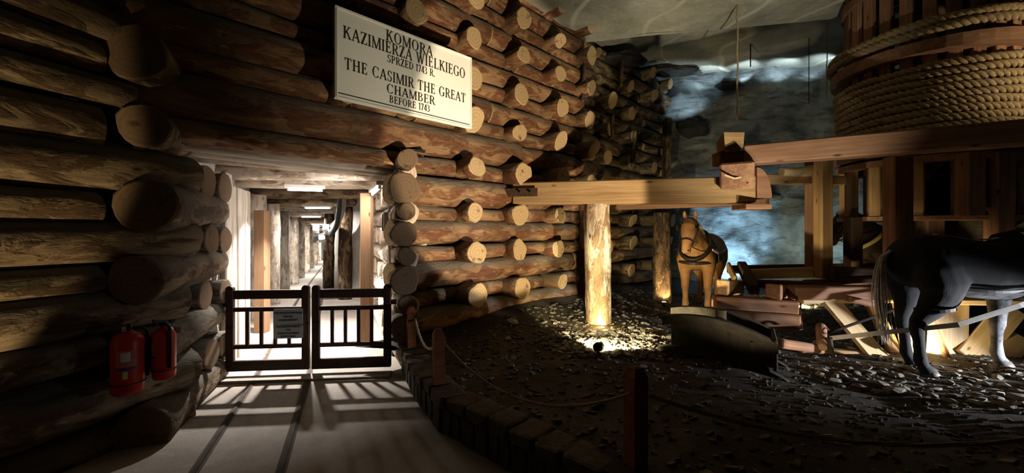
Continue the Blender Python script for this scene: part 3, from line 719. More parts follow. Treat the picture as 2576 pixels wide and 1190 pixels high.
GL_ = {
 'I': (.36, lambda: stem(.18)),
 'K': (.86, lambda: stem(.2)+[diag(.25, .40, .66, 1, .07), diag(.73, 0, .40, .60, .16)]+foot(.72, 0)+foot(.66, 1-SF)),
 'O': (.92, lambda: [arc(.46, .5, .40, .52, 0, 360, .15, .045, 30)]),
 'M': (1.06, lambda: stem(.14, .055)+stem(.90)+[diag(.14, 1, .52, 0, .15), diag(.52, 0, .86, 1, .06)]),
 'R': (.82, lambda: stem(.2)+[rect(.2, 1-TN, .42, 1), rect(.2, .46, .42, .46+TN), arc(.40, .73, .28, .27, -90, 90, .14, TN), diag(.72, 0, .42, .5, .15)]+foot(.74, 0)),
 'A': (.84, lambda: [diag(.10, 0, .42, 1, .06), diag(.73, 0, .42, 1, .15), rect(.22, .30, .62, .30+TN)]+foot(.10, 0)+foot(.72, 0)),
 'Z': (.74, lambda: [rect(.08, 1-TN, .68, 1), rect(.06, 0, .68, TN), diag(.15, 0, .59, 1, .17), rect(.06, .8, .11, 1), rect(.65, 0, .70, .22)]),
 'E': (.72, lambda: stem(.2)+[rect(.2, 1-TN, .62, 1), rect(.2, 0, .64, TN), rect(.2, .5, .50, .5+TN), rect(.58, .78, .62, 1), rect(.61, 0, .65, .23), rect(.47, .40, .51, .65)]),
 'F': (.68, lambda: stem(.2)+[rect(.2, 1-TN, .62, 1), rect(.2, .5, .50, .5+TN), rect(.58, .78, .62, 1), rect(.47, .40, .51, .65)]),
 'L': (.70, lambda: stem(.2)+[rect(.2, 0, .64, TN), rect(.61, 0, .65, .25)]),
 'W': (1.16, lambda: [diag(.13, 1, .38, 0, .14), diag(.38, 0, .58, .9, .055), diag(.55, 1, .80, 0, .14), diag(.80, 0, 1.04, 1, .055)]+foot(.13, 1-SF)+foot(.56, 1-SF)+foot(1.04, 1-SF)),
 'G': (.90, lambda: [arc(.46, .5, .40, .52, 42, 318, .15, .045, 26), rect(.66, .05, .80, .42), rect(.58, .40, .88, .40+SF), rect(.73, .72, .77, .98)]),
 'C': (.84, lambda: [arc(.46, .5, .40, .52, 42, 318, .15, .045, 26), rect(.72, .70, .76, .98), rect(.72, .06, .75, .2)]),
 'S': (.64, lambda: [arc(.31, .745, .22, .265, 40, 230, .12, .045, 16), arc(.33, .26, .24, .275, -140, 60, .12, .045, 16), diag(.15, .60, .46, .44, .16), rect(.50, .74, .54, .98), rect(.07, .03, .11, .26)]),
 'P': (.74, lambda: stem(.2)+[rect(.2, 1-TN, .42, 1), rect(.2, .44, .42, .44+TN), arc(.40, .72, .28, .28, -90, 90, .14, TN)]),
 'D': (.88, lambda: stem(.2)+[rect(.2, 1-TN, .4, 1), rect(.2, 0, .4, TN), arc(.38, .5, .42, .5, -90, 90, .15, TN, 20)]),
 'T': (.78, lambda: stem(.39, TK, (1, 0))+[rect(.06, 1-TN, .72, 1), rect(.05, .76, .09, 1), rect(.69, .76, .73, 1)]),
 'H': (.92, lambda: stem(.2)+stem(.72)+[rect(.2, .48, .72, .48+TN)]),
 'B': (.78, lambda: stem(.2)+[rect(.2, 1-TN, .4, 1), rect(.2, .5, .42, .5+TN), rect(.2, 0, .42, TN), arc(.40, .765, .25, .235, -90, 90, .13, TN), arc(.40, .275, .31, .275, -90, 90, .14, TN)]),
 '1': (.40, lambda: stem(.2, .12)+[diag(.09, .84, .17, .97, .08)]),
 '7': (.54, lambda: [rect(.04, 1-.09, .50, 1), diag(.19, 0, .45, .95, .11), rect(.03, .78, .07, 1)]),
 '4': (.58, lambda: [rect(.34, 0, .46, 1), diag(.07, .26, .38, 1, .07), rect(.04, .22, .56, .29)]),
 '3': (.54, lambda: [arc(.22, .77, .23, .24, -90, 140, .11, .045, 16), arc(.21, .27, .28, .28, -140, 90, .12, .045, 16)]),
 '.': (.24, lambda: [rect(.06, 0, .18, .12)]),
 ' ': (.40, lambda: []),
}
def sign_line(s, base0, base1, top0):
    a = Ms.inverted() @ on_sign(*base0); b = Ms.inverted() @ on_sign(*base1); c = Ms.inverted() @ on_sign(*top0)
    h = abs(c.y-a.y); y = (a.y+b.y)/2
    vs = []; fs = []; x = 0
    for ch in s:
        wd, fn = GL_[ch]
        for gv, gf in fn():
            o = len(vs); vs += [(x+p[0], p[1]) for p in gv]; fs += [tuple(i+o for i in q) for q in gf]
        x += wd+.05
    k = (b.x-a.x)/(x-.05); n = len(vs)
    P3 = [(a.x+p[0]*k, y+p[1]*h, .0012) for p in vs]
    o = mk('lettering', P3, fs, SIGNT, sg, Ms)
    bm = bmesh.new(); bm.from_mesh(o.data); bmesh.ops.recalc_face_normals(bm, faces=bm.faces[:])
    for fc in bm.faces:
        if fc.normal.z < 0: fc.normal_flip()
    r_ = bmesh.ops.extrude_face_region(bm, geom=bm.faces[:]); bmesh.ops.translate(bm, vec=(0, 0, .004), verts=[e for e in r_['geom'] if isinstance(e, bmesh.types.BMVert)])
    bmesh.ops.recalc_face_normals(bm, faces=bm.faces[:]); bm.to_mesh(o.data); bm.free(); return o
sign_line('KOMORA', (970, 101), (1088, 142), (969, 74))
sign_line('KAZIMIERZA WIELKIEGO', (862, 97), (1170, 196), (861, 66))
sign_line('SPRZED 1743 R.', (974, 158), (1094, 192), (974, 139))
sign_line('THE CASIMIR THE GREAT', (866, 174), (1171, 258), (864, 145))
sign_line('CHAMBER', (972, 232), (1094, 265), (971, 209))
sign_line('BEFORE 1743', (979, 259), (1081, 281), (979, 241))

# ------------------------------------------------------------------ rock ceiling and back wall
cg = empty('ceiling', (3, 5, 5), 'grey-beige rock ceiling with pale veins stepping up towards the back', 'ceiling', kind='structure')
def sheet(name, c00, c10, c11, c01, n, m, amp, mat, parent, nrm, freq=1.0, seed=0):
    v = []; f = []
    for i in range(n+1):
        for j in range(m+1):
            a = V(c00).lerp(V(c10), i/n); b = V(c01).lerp(V(c11), i/n); p = a.lerp(b, j/m)
            q = p*freq+V((seed, 0, 0)); h = mnoise.fractal(q, 1, 2, 5)*amp
            v.append(p+V(nrm)*h)
    for i in range(n):
        for j in range(m): a = i*(m+1)+j; f.append((a, a+m+1, a+m+2, a+1))
    return mk(name, v, f, mat, parent, smooth=True)
E0 = V((1.35, 7.3, 4.97)); E1 = V((9.0, 5.75, 5.02))
sheet('low_ceiling', (-4.5, -1, 5.02), (10.5, -1, 5.0), E1, E0-V((3.2, 3.2, 0)), 60, 30, .05, CEIL, cg, (0, 0, 1))
sheet('low_ceiling', E0-V((3.2, 3.2, 0)), E1, E1+V((0, .02, 0)), E0, 60, 30, .03, CEIL, cg, (0, 0, 1))
sheet('ceiling_step', E0-V((.5, 0, 0)), E1, E1+V((0, .1, .42)), E0+V((-.5, .1, .42)), 50, 4, .03, ROCK, cg, (0, -1, 0), 1.5)
sheet('high_ceiling', E0+V((-.6, .1, .38)), E1+V((0, .1, .42)), (10, 9.3, 5.40), (3.3, 11, 5.36), 60, 40, .10, CEIL, cg, (0, 0, 1), .8, 4)
wb = empty('wall_back', (6, 9.5, 0), 'rough blue-lit rock wall at the back of the chamber', 'wall', kind='structure')
sheet('rock_face', (3.4, 10.35, -.2), (12.5, 7.7, -.2), (12.5, 7.9, 5.6), (3.4, 10.25, 5.6), 130, 80, .30, ROCK, wb, (-.3, -1, 0), .9, 2)
sheet('rock_side', (2.6, 9.6, -.2), (4.1, 10.5, -.2), (4.1, 10.5, 5.6), (2.6, 9.3, 5.6), 30, 50, .2, ROCK, wb, (.5, -1, 0), 1.2, 7)
sheet('rock_face_right', (12.5, 7.9, -.2), (11.0, -1, -.2), (11.0, -1, 5.6), (12.5, 7.9, 5.6), 40, 20, .2, ROCK, wb, (-1, 0, 0), 1.0, 3)
def lump(name, c, r, parent, mat, seed, sq=(1, 1, 1)):
    bm = bmesh.new(); bmesh.ops.create_icosphere(bm, subdivisions=3, radius=1)
    for q in bm.verts:
        h = 1+.35*mnoise.fractal(q.co*1.6+V((seed, 0, 0)), 1, 2, 4); q.co = V((q.co.x*sq[0], q.co.y*sq[1], q.co.z*sq[2]))*(r*h)
    me = bpy.data.meshes.new(name); bm.to_mesh(me); bm.free(); me.materials.append(mat); return put(name, me, parent, Matrix.Translation(V(c)))
lump('overhang', P(1742, 322, 9.85), .42, wb, DARKROCK, 3, (1.0, .5, .55))
lump('overhang', P(1838, 212, 9.62), .27, wb, DARKROCK, 8, (1.2, .5, .5))
lump('overhang', P(1690, 178, 9.6), .45, wb, DARKROCK, 5, (1.6, .6, .3))
lump('overhang', P(1560, 150, 8.1), .35, wb, DARKROCK, 6, (1.5, .8, .35))
lump('salt_ledge', P(1945, 500, 9.42), .17, wb, STONE, 9, (1.3, .4, .6))
# cool lamps behind the horse and in the ceiling cleft, plus added wall fills
def spotlamp(name, loc, tgt, label, lens, watts, col, cone=80, size=.05, blend=.5):
    loc = V(loc); t = empty('ground_lamp', loc, label, 'lamp', None); d = (V(tgt)-loc).normalized()
    hs_ = tube('housing', [loc-d*size*1.9, loc-d*size*1.7, loc], [size*.55, size*.9, size], BLACK, t, 14)
    tube('lens', [loc+d*.002, loc+d*.008], size*.86, lens, hs_, 14)
    zz = zt(loc.x, loc.y); tube('bracket', [loc-d*size, V((loc.x-d.x*size, loc.y-d.y*size, min(zz, loc.z-.05)))], .012, BLACK, t, 6)
    spot(name, loc+d*.03, tgt, watts, col, cone, blend, size*.6); return t
spotlamp('lamp_post', (.885, 4.02, .36), (1.34, 4.85, .24), 'small black ground spotlight at the near edge of the lamplit stones', LENS_W, 330, (1, .84, .50), 112, .05, .25)
point('lamp_post_foot', (1.14, 5.12, .34), 9.0, (1, .66, .25), .03)
zb = zt(2.62, 6.95)
spotlamp('lamp_post_rear', (2.66, 6.95, zb+.07), (2.74, 7.25, .75), 'glowing round lamp at the foot of the dark rear log post', LENS_W, 60, (1, .72, .30), 110, .035)
spotlamp('lamp_blue', (4.92, 8.95, .40), (5.2, 9.75, .95), 'cool lamp on the ground behind the palomino horse', LENS_C, 300, COOL, 92)
for px, py, d, w_ in ((1745, 285, 9.45, 24), (1795, 212, 9.45, 18), (1880, 198, 9.25, 15), (1985, 191, 9.0, 15), (2080, 184, 8.8, 15)):
    p_ = P(px, py, d); spot('lamp_cleft', p_, p_+V((-.05, .35, .55)), w_, (.66, .86, 1), 118, .5, .03)
spot('fill_wall_back', (5.9, 7.9, .3), (6.0, 9.3, 1.0), 60, (.60, .92, .97), 78, .8)  # broad fill added along the lower back wall
spot('lamp_wall_back_high', (7.2, 6.7, 4.2), (5.4, 9.4, 3.2), 6, (.40, .66, 1), 80, .8)
spot('fill_wall_back_right', (7.3, 8.2, .3), (7.8, 9.2, 1.2), 60, (.62, .92, .95), 100, .8)  # fill added to brighten the rock behind the bay horse
spotlamp('lamp_far', (5.08, 7.0, .27), (5.4, 7.5, .12), 'lamp among bright stones under the low timber frame', LENS_W, 45, (1, .86, .45), 120, .04)
spotlamp('lamp_under', (4.42, 4.32, .28), (4.85, 4.75, .42), 'lamp on the ground behind the black horse shining on the raking planks', LENS_W, 110, (1, .78, .40), 95)

# ------------------------------------------------------------------ kerb of small stones, rope barrier
kb = empty('stone_kerb', (-.2, 2.8, 0), 'low mortared stone kerb curving along the edge of the walkway', 'kerb')
def along(poly, s):
    for a, b in zip(poly, poly[1:]):
        l_ = (b-a).length
        if s <= l_: return a+(b-a)*(s/l_), (b-a)/l_
        s -= l_
    return b, (b-a)/l_
KL = sum((b-a).length for a, b in zip(KERB, KERB[1:]))
v = []; f = []; s = 0; i = 0
while s < KL:
    p, d = along(KERB, s); nn = V((-d.y, d.x)) if True else None
    inn = V((-d.y, d.x)); v += [(p.x+inn.x*.02, p.y+inn.y*.02, 0), (p.x+inn.x*.02, p.y+inn.y*.02, .235), (p.x+inn.x*.2, p.y+inn.y*.2, .235)]
    if i: a = (i-1)*3; f += [(a, a+3, a+4, a+1), (a+1, a+4, a+5, a+2)]
    s += .1; i += 1
mk('mortar', v, f, MORTAR, kb)
BL_ = [box_data(1, 1, 1, .07, .05) for _ in range(5)]
for m_ in BL_: m_.materials.append(STONE_D); m_.name = 'stone'
CP_ = [box_data(1, 1, 1, .09, .05) for _ in range(5)]
for m_ in CP_: m_.materials.append(STONE_CAP); m_.name = 'cap_stone'
s = .02
while s < KL-.2:
    l_ = R.uniform(.10, .19); p, d = along(KERB, s+l_/2); inn = V((-d.y, d.x)); a = math.atan2(d.y, d.x); h = R.uniform(.17, .21)
    c = p+inn*(.045); M = Matrix.Translation((c.x, c.y, h/2+.005)) @ Matrix.Rotation(a, 4, 'Z') @ Matrix.Diagonal((l_-.022, .09, h, 1)) @ Matrix.Translation((-.5, 0, 0))
    put('face_stone', R.choice(BL_), kb, M); s += l_
s = .0
while s < KL-.2:
    l_ = R.uniform(.16, .30); p, d = along(KERB, s+l_/2); inn = V((-d.y, d.x)); a = math.atan2(d.y, d.x)
    c = p+inn*(.10); M = Matrix.Translation((c.x, c.y, .245+R.uniform(-.008, .008))) @ Matrix.Rotation(a, 4, 'Z') @ Matrix.Diagonal((l_-.015, R.uniform(.21, .24), R.uniform(.075, .095), 1)) @ Matrix.Translation((-.5, 0, 0))
    put('cap_stone', R.choice(CP_), kb, M); s += l_
def barrier(x, y, z0, z1, label, wd=.085, rz=.4):
    t = empty('barrier_post', (x, y, z0), label, 'post', 'rope barrier posts')
    vs = []
    h = wd/2; prof = [(h, z0), (h, z1-.05), (h*.62, z1-.005), (h*.3, z1)]
    for q, z in prof: vs += [(-q, -q, z), (q, -q, z), (q, q, z), (-q, q, z)]
    fs = [(3, 2, 1, 0)]+[(4*i+k, 4*i+(k+1) % 4, 4*i+4+(k+1) % 4, 4*i+4+k) for i in range(3) for k in range(4)]+[(12, 13, 14, 15)]
    mk('shaft', vs, fs, POSTW, t, Matrix.Translation((x, y, 0)) @ Matrix.Rotation(rz, 4, 'Z'))
    tube('rope_eye', [V((x+math.cos(a)*.0+h*1.2, y+math.cos(a)*.025, z1-.1+math.sin(a)*.025)) for a in [k*.524 for k in range(12)]], .006, IRON, t, 6, True)
    return t
barrier(-1.07, 4.23, .292, .72, 'wooden barrier post standing against the log jamb', .085)
barrier(-.60, 3.24, .292, .735, 'wooden barrier post on the bend of the stone kerb')
barrier(.66, 2.12, .292, .815, 'wooden barrier post with pointed head in the foreground', .088)
barrier(3.35, 1.95, .1, .78, 'wooden barrier post at the far right end of the rope')
def barrier_rope(A, B, drop, label, mat, r=.011):
    path = sag(A, B, drop, 60); up = [V((0, 0, 1))]*61
    vv, ff = twisted(path, up, r, 22, 5); return tag(mk('barrier_rope', vv, ff, mat, None, smooth=True), label, 'rope')
barrier_rope((-1.03, 4.22, .60), (-.62, 3.20, .60), .13, 'pale rope hanging between jamb post and kerb post', m_plain('pale_rope', (.5, .46, .38), .8), .013)
barrier_rope((-.55, 3.15, .655), (.615, 2.05, .70), .235, 'sagging rope from the kerb post to the foreground post', ROPE_T)
barrier_rope((.70, 2.02, .70), (3.30, 1.95, .68), .22, 'sagging rope running right from the foreground post', ROPE_T)

# ------------------------------------------------------------------ posts and gantry beams
PA = V((1.145, 5.36)); PB = V((2.76, 7.28))
sd += 1; o = log('log_post', (PA.x, PA.y, zt(*PA)-.05), (PA.x+.02, PA.y, 1.88), .165, .155, (BARK, LOG_END), None, 77, .12, .018, n=22, step=.08); tag(o, 'thick bark-streaked log post under the long horizontal beam', 'post')
o = log('log_post', (PB.x, PB.y, zt(*PB)-.05), (PB.x, PB.y, 1.83), .16, .15, (BARK_D, LOG_DARK_END), None, 78, .12, .02, n=20, step=.09); tag(o, 'dark log post with a lamp at its foot beside the palomino horse', 'post')
b1 = empty('support_beam', (1.5, 5.2, 2.0), 'long pale squared beam running from the log wall to the timber joint', 'beam')
BA = V((.05, 5.75, 2.045)); BB = V((2.86, 4.70, 2.005))
beam('beam', BA, BB, .28, .31, TIMBER, b1, .016)
istrap = beam('iron_strap', P(1258, 485, 5.62), P(1352, 483, 5.43), .012, .115, IRON, b1, .002)
for px in (1310, 1336):
    c = P(px, 483, 5.46-(px-1310)*.0018); tube('bolt', [c+V((0, .03, 0)), c-V((.006, .016, 0))], .014, IRON, istrap, 8)
b2 = beam('support_beam', (1.0, 7.1, 1.94), (3.25, 5.05, 1.935), .22, .17, TIMBER_R, None); tag(b2, 'darker beam behind the pale one resting on the rear log post', 'beam')
# joint at the end of the beam
jt = empty('timber_joint', (2.75, 4.8, 2.15), 'stack of notched timber blocks where the beams cross', 'joint')
beam('block', P(1853, 442, 4.50), P(1866, 440, 5.9), .345, .30, TIMBER_R, jt, .02)
beam('block', P(1800, 401, 5.05), P(1893, 397, 5.05), .20, .17, TIMBER_R, jt, .012)
v, f = [], []
for k, (a, b, c, d) in enumerate(((1821, 333, 1873, 333), (1824, 372, 1870, 370), (1836, 378, 1862, 377))):
    for dep in (4.78, 5.35):
        v += [P(a, b, 4.78)+V((.35*(dep-4.78), dep-4.78, 0)), P(c, d, 4.78)+V((.35*(dep-4.78), dep-4.78, 0))]
f = [(0, 1, 5, 4), (4, 5, 9, 8), (2, 6, 7, 3), (6, 10, 11, 7), (0, 2, 3, 1), (0, 4, 6, 2), (1, 3, 7, 5), (4, 8, 10, 6), (5, 7, 11, 9), (8, 9, 11, 10)]
mk('peg_block', v, f, TIMBER, jt)
beam('notch_face', P(1822, 440, 4.485), P(1848, 449, 4.485), .012, .02, BOARD, jt, .002); beam('notch_face', P(1848, 449, 4.485), P(1884, 441, 4.485), .012, .02, BOARD, jt, .002)
# rounded shoe on the beam's end
v = []; f = []; n = 10
for dep in (4.55, 4.85):
    v.append(P(1890, 500, 4.66)+V((0, dep-4.66, 0)))
    for i in range(n+1):
        a = math.pi*(.5-i/n*.5); v.append(P(1890, 500, 4.66)+V((math.cos(a)*.17, dep-4.66, math.sin(a)*.35)))
f = [tuple(range(0, n+2)), tuple(range(2*n+3, n+1, -1))]+[(1+i, n+3+i, n+4+i, 2+i) for i in range(n)]+[(0, n+2, n+3, 1), (0, n+1, 2*n+3, n+2)]
mk('shoe', v, f, TIMBER_R, jt)
beam('plate', P(1858, 521, 4.6), P(1922, 521, 4.6), .3, .06, TIMBER_R, jt, .008)
b3 = beam('support_beam', (2.93, 5.02, 2.465), (5.75, 3.30, 2.465), .25, .235, TIMBER_R, None, .014); tag(b3, 'long red-brown squared beam crossing above the horses to the right', 'beam')
b4 = beam('support_beam', (3.12, 5.25, 2.20), (4.75, 5.75, 2.24), .16, .13, TIMBER, None, .012); tag(b4, 'short lighter beam running back behind the red-brown beam', 'beam')
tag(log('curved_bough', P(1962, 431, 5.3), P(2050, 428, 5.4), .055, .07, (BOARD, LOG_END), None, 5, .1, .03), 'pale rounded bough lying under the red-brown beam', 'timber')

# ------------------------------------------------------------------ horse whim: drum, cage, shaft
CW = V((5.84, 5.60))
wh = empty('horse_whim', (CW.x, CW.y, 0), 'great timber horse whim with a slatted rope drum and upright shaft', 'horse whim')
def ring(name, r0, r1, z0, z1, mat, parent, n=48):
    v = []; f = []
    for i in range(n):
        a = 2*math.pi*i/n; c, s_ = math.cos(a), math.sin(a)
        v += [(CW.x+c*r1, CW.y+s_*r1, z0), (CW.x+c*r1, CW.y+s_*r1, z1), (CW.x+c*r0, CW.y+s_*r0, z1), (CW.x+c*r0, CW.y+s_*r0, z0)]
    for i in range(n):
        j = (i+1) % n
        for k in range(4): f.append((i*4+k, j*4+k, j*4+(k+1) % 4, i*4+(k+1) % 4))
    return mk(name, v, f, mat, parent)
beam('shaft', (CW.x, CW.y, .1), (CW.x, CW.y, 5.3), .42, .42, TIMBER_D, wh, .04)
ring('drum_rim', .80, 1.06, 3.72, 3.865, TIMBER_R, wh)
ring('drum_rim', .80, 1.02, 2.50, 2.60, TIMBER_R, wh)
ring('drum_rim', .70, .93, 4.75, 4.86, TIMBER_R, wh)
for k in range(26):
    a = 2*math.pi*(k+.3)/26; c = V((CW.x+math.cos(a)*.86, CW.y+math.sin(a)*.86, 0))
    beam('drum_slat', c+V((0, 0, 2.45)), c+V((0, 0, 5.05)), .07, .13, TIMBER_R, wh, .008, 0, V((-math.sin(a), math.cos(a), 0)))
ring('cage_floor', .25, .98, 1.655, 1.71, TIMBER_R, wh)
ring('cage_rim', .86, 1.0, 2.38, 2.46, TIMBER_R, wh)
for k in range(14):
    a = 2*math.pi*(k+.45)/14; c = V((CW.x+math.cos(a)*.90, CW.y+math.sin(a)*.90, 0))
    beam('cage_post', c+V((0, 0, 1.70)), c+V((0, 0, 2.40)), .10, .17, (TIMBER if math.cos(a) < -.75 else TIMBER_R), wh, .01, 0, V((-math.sin(a), math.cos(a), 0)))  # left-hand posts in paler wood, standing in for lamplight on them
for a in (.5, 2.07, 3.64, 5.21):
    beam('spoke', (CW.x, CW.y, 3.79), (CW.x+math.cos(a)*.9, CW.y+math.sin(a)*.9, 3.79), .12, .12, TIMBER_R, wh)
    beam('spoke', (CW.x, CW.y, 2.42), (CW.x+math.cos(a)*.9, CW.y+math.sin(a)*.9, 2.42), .12, .12, TIMBER_R, wh)
# hangers and arms
up_ = V((1, 0, 0))
def hanger(px0, px1, py0, py1, d, mat, name='hanger', dp=.16):
    wd = (px1-px0)/FP*d; a = P((px0+px1)/2, py1, d); b = P((px0+px1)/2, py0, d); return beam(name, a, b, dp, wd, mat, wh, .012, 0, V((1, 0, 0)))
hanger(2033, 2072, 400, 690, 5.55, TIMBER_R); hanger(2056, 2085, 400, 700, 5.30, TIMBER)
hanger(2131, 2160, 545, 680, 5.6, TIMBER_D); hanger(2234, 2283, 395, 640, 4.62, TIMBER_R)
hanger(2318, 2362, 395, 700, 5.2, TIMBER_D); hanger(2418, 2462, 385, 545, 4.7, TIMBER_R); hanger(2490, 2532, 385, 700, 4.65, TIMBER_R)
bx('weight_block', *P(2494, 580, 5.2), .9, .5, .42, EARTH, wh, .03)
# low frame
lf = empty('whim_base_frame', (3.3, 5.1, .2), 'low frame of stacked sill timbers at the foot of the whim', 'timber frame')
def fb(px0, py0, d0, px1, py1, d1, w_, h_, mat, name='sill_beam'): return beam(name, P(px0, py0, d0), P(px1, py1, d1), w_, h_, mat, lf, .014)
fb(1790, 793, 4.75, 2005, 808, 4.55, .2, .17, TIMBER_R); fb(1795, 760, 4.8, 2000, 772, 4.6, .22, .16, TIMBER_R)
fb(1817, 724, 4.78, 1860, 722, 5.6, .13, .19, TIMBER, 'block'); fb(1945, 735, 4.6, 1985, 734, 5.6, .16, .19, TIMBER_R, 'block')
fb(1990, 735, 4.72, 2230, 736, 4.62, .2, .155, TIMBER_R)
fb(1992, 775, 4.62, 2000, 830, 4.58, .14, .12, TIMBER_R, 'foot')
fb(1830, 678, 6.1, 2240, 672, 5.6, .12, .12, TIMBER_D); fb(1872, 690, 5.75, 2062, 684, 5.45, .10, .14, BOARD, 'lit_board')
fb(1865, 668, 6.0, 1898, 730, 5.15, .12, .14, TIMBER_D, 'cross_piece'); fb(1832, 668, 6.1, 1850, 705, 5.6, .05, .12, TIMBER, 'cross_piece')
fb(1890, 712, 5.4, 2120, 722, 4.95, .14, .10, TIMBER_D); fb(2085, 690, 5.2, 2260, 700, 5.0, .16, .22, TIMBER_D)
fb(2020, 712, 5.2, 2230, 704, 4.95, .10, .07, TIMBER_D)
fb(2010, 757, 4.9, 2420, 752, 4.7, .14, .055, BOARD); fb(2130, 750, 4.55, 2215, 770, 4.5, .12, .07, TIMBER_R, 'round_ledge')
# raking planks
rk = lambda x0, y0, d0, x1, y1, d1, w_, m, nm='raking_plank': beam(nm, P(x0, y0, d0), P(x1, y1, d1), .05, w_, m, lf, .01, 0, V((1, 0, 0)))
rk(2215, 905, 4.42, 2085, 752, 4.85, .22, BOARD); rk(2262, 905, 4.5, 2190, 760, 5.0, .16, TIMBER)
rk(2300, 905, 4.5, 2270, 755, 4.8, .24, BOARD)
rk(2382, 905, 4.52, 2388, 750, 4.75, .42, BOARD); rk(2438, 905, 4.45, 2548, 775, 4.8, .26, BOARD); rk(2520, 905, 4.4, 2570, 850, 4.6, .2, BOARD)
rk(2386, 908, 4.40, 2330, 765, 4.62, .06, TIMBER_R)
fb(2010, 880, 4.6, 2230, 893, 4.5, .12, .06, TIMBER)
fb(2250, 755, 4.72, 2576, 760, 4.55, .16, .07, BOARD)
# rope wound on the drum
def coil(r, z0, z1, turns, rad, name, label):
    n = int(turns*170); path = []; nr = []
    for i in range(n+1):
        a = 2*math.pi*turns*i/n; q = V((math.cos(a), math.sin(a), 0)); wob = .010*math.sin(a*3.1)+.006*math.sin(a*7.7)
        path.append(V((CW.x, CW.y, z0+(z1-z0)*i/n+wob*.6))+q*(r+wob)); nr.append(q)
    vv, ff = twisted(path, nr, rad, 4.6, 6); return tag(mk(name, vv, ff, ROPE, None, smooth=True), label, 'rope')
coil(.97, 2.64, 3.62, 10.3, .05, 'coiled_rope', 'thick twisted hemp rope wound in many turns round the drum')
coil(1.04, 3.93, 4.13, 2.3, .058, 'coiled_rope', 'looser rope turns lying above the drum rim')

# hanging ropes and hooks
for k, (px, y0, y1, d, r, lab) in enumerate(((1855, -20, 303, 6.1, .013, 'pale rope end hanging free in front of the blue rock wall'), (2080, -20, 250, 6.6, .008, 'thin faint rope hanging beside the drum'))):
    path = [P(px, y0, d).lerp(P(px, y1, d), i/40)+V((.006*math.sin(i*.6), 0, 0)) for i in range(41)]; vv, ff = twisted(path, [V((1, 0, 0))]*41, r, 18, 5)
    path[0].z = 5.0
    tag(mk('hanging_rope', vv, ff, ROPE_T, None, smooth=True), lab, 'rope')
t = empty('ceiling_hook', P(1888, 90, 8.2), 'dark iron hook hanging from the rock ceiling', 'hook')
tube('rod', [V((P(1888, 90, 8.2).x, 8.2, 5.45)), P(1888, 168, 8.2)], .012, BLACK, t); bx('clamp', *P(1888, 95, 8.2), .06, .06, .12, BLACK, t)
t = empty('ceiling_hook', P(2035, 30, 8.0), 'thin dark wire hanging from the ceiling near the drum', 'wire')
tube('rod', [V((P(2035, 30, 8.0).x, 8.0, 5.45)), P(2035, 260, 8.0)], .007, BLACK, t); bx('clamp', *P(2035, 38, 8.0), .05, .05, .14, BLACK, t)

# ------------------------------------------------------------------ sledge in the foreground
SA = V((1.62, 4.12)); SB = V((2.46, 3.62)); ud = (SB-SA); SLn = ud.length; ud = ud/SLn; vd = V((-ud.y, ud.x))
sl = empty('wooden_sledge', ((SA.x+SB.x)/2, (SA.y+SB.y)/2, .2), 'dark plank-sided wooden sledge with curved runners lying on the earth', 'sledge')
gz = .185
def sp(u, vv, z): p = SA+ud*u+vd*vv; return V((p.x, p.y, z))
def crown(u): q = (u/SLn-.32); return .11-.30*q*q*1.1-(.05*max(0, u/SLn-.5))
for vv in (0, .5):
    pts = [(u, gz+.03+crown(u)) for u in [(-.10+(SLn+.25)*i/14) for i in range(15)]]
    v = []; f = []
    for i, (u, z) in enumerate(pts):
        for dv, dz in ((-.05, -.035), (.05, -.035), (.05, .05), (-.05, .05)): v.append(sp(u, vv+dv, z+dz))
        if i:
            a = (i-1)*4
            for k in range(4): f.append((a+k, a+(k+1) % 4, a+4+(k+1) % 4, a+4+k))
    f += [(3, 2, 1, 0), (56, 57, 58, 59)]
    mk('runner', v, f, SLEDW, sl)
    for k in range(5):
        u = .12+k*.175; z = gz+.08+crown(u)
        beam('side_plank', sp(u, vv, z), sp(u-.01, vv, z+.25-.02*k*.4), .03, .178, SLEDW, sl, .004, .001, V((ud.x, ud.y, 0)))
    pts = [(u, gz+.35+crown(u)-.03*u) for u in [(-.05+(SLn+.02)*i/10) for i in range(11)]]
    v = []; f = []
    for i, (u, z) in enumerate(pts):
        for dv, dz in ((-.045, -.045), (.045, -.045), (.045, .045), (-.045, .045)): v.append(sp(u, vv+dv, z+dz))
        if i:
            a = (i-1)*4
            for k in range(4): f.append((a+k, a+(k+1) % 4, a+4+(k+1) % 4, a+4+k))
    f += [(3, 2, 1, 0), (40, 41, 42, 43)]
    mk('top_rail', v, f, SLEDW, sl)
log('peg', sp(.48, .1, gz+.35), sp(.48, .1, gz+.55), .055, .05, (SLEDW, LOG_DARK_END), sl, 3, .05, .002)
beam('end_board', sp(SLn-.05, -.04, gz+.20), sp(SLn-.05, .54, gz+.20), .035, .28, SLEDW, sl)
for u in (.1, .5, .85): beam('floor_slat', sp(u, -.02, gz+.15), sp(u, .52, gz+.15), .14, .03, SLEDW, sl)
tag(beam('draw_bar', sp(SLn-.02, .25, gz+.26), P(2062, 878, 4.35), .10, .09, TIMBER_R), 'reddish draw bar leading from the sledge towards the swingletree', 'timber')
sw = empty('swingletree', P(2066, 850, 4.3), 'short thick wooden swingletree with iron hooks behind the black horse', 'swingletree')
log('bar', P(2066, 822, 4.45), P(2068, 874, 4.2), .05, .045, (TIMBER_R, LOG_END), sw, 4, .06, .003)
log('stub', P(2084, 850, 4.25), P(2088, 888, 4.2), .03, .03, (SLEDW, LOG_DARK_END), sw, 6, .06, .003)
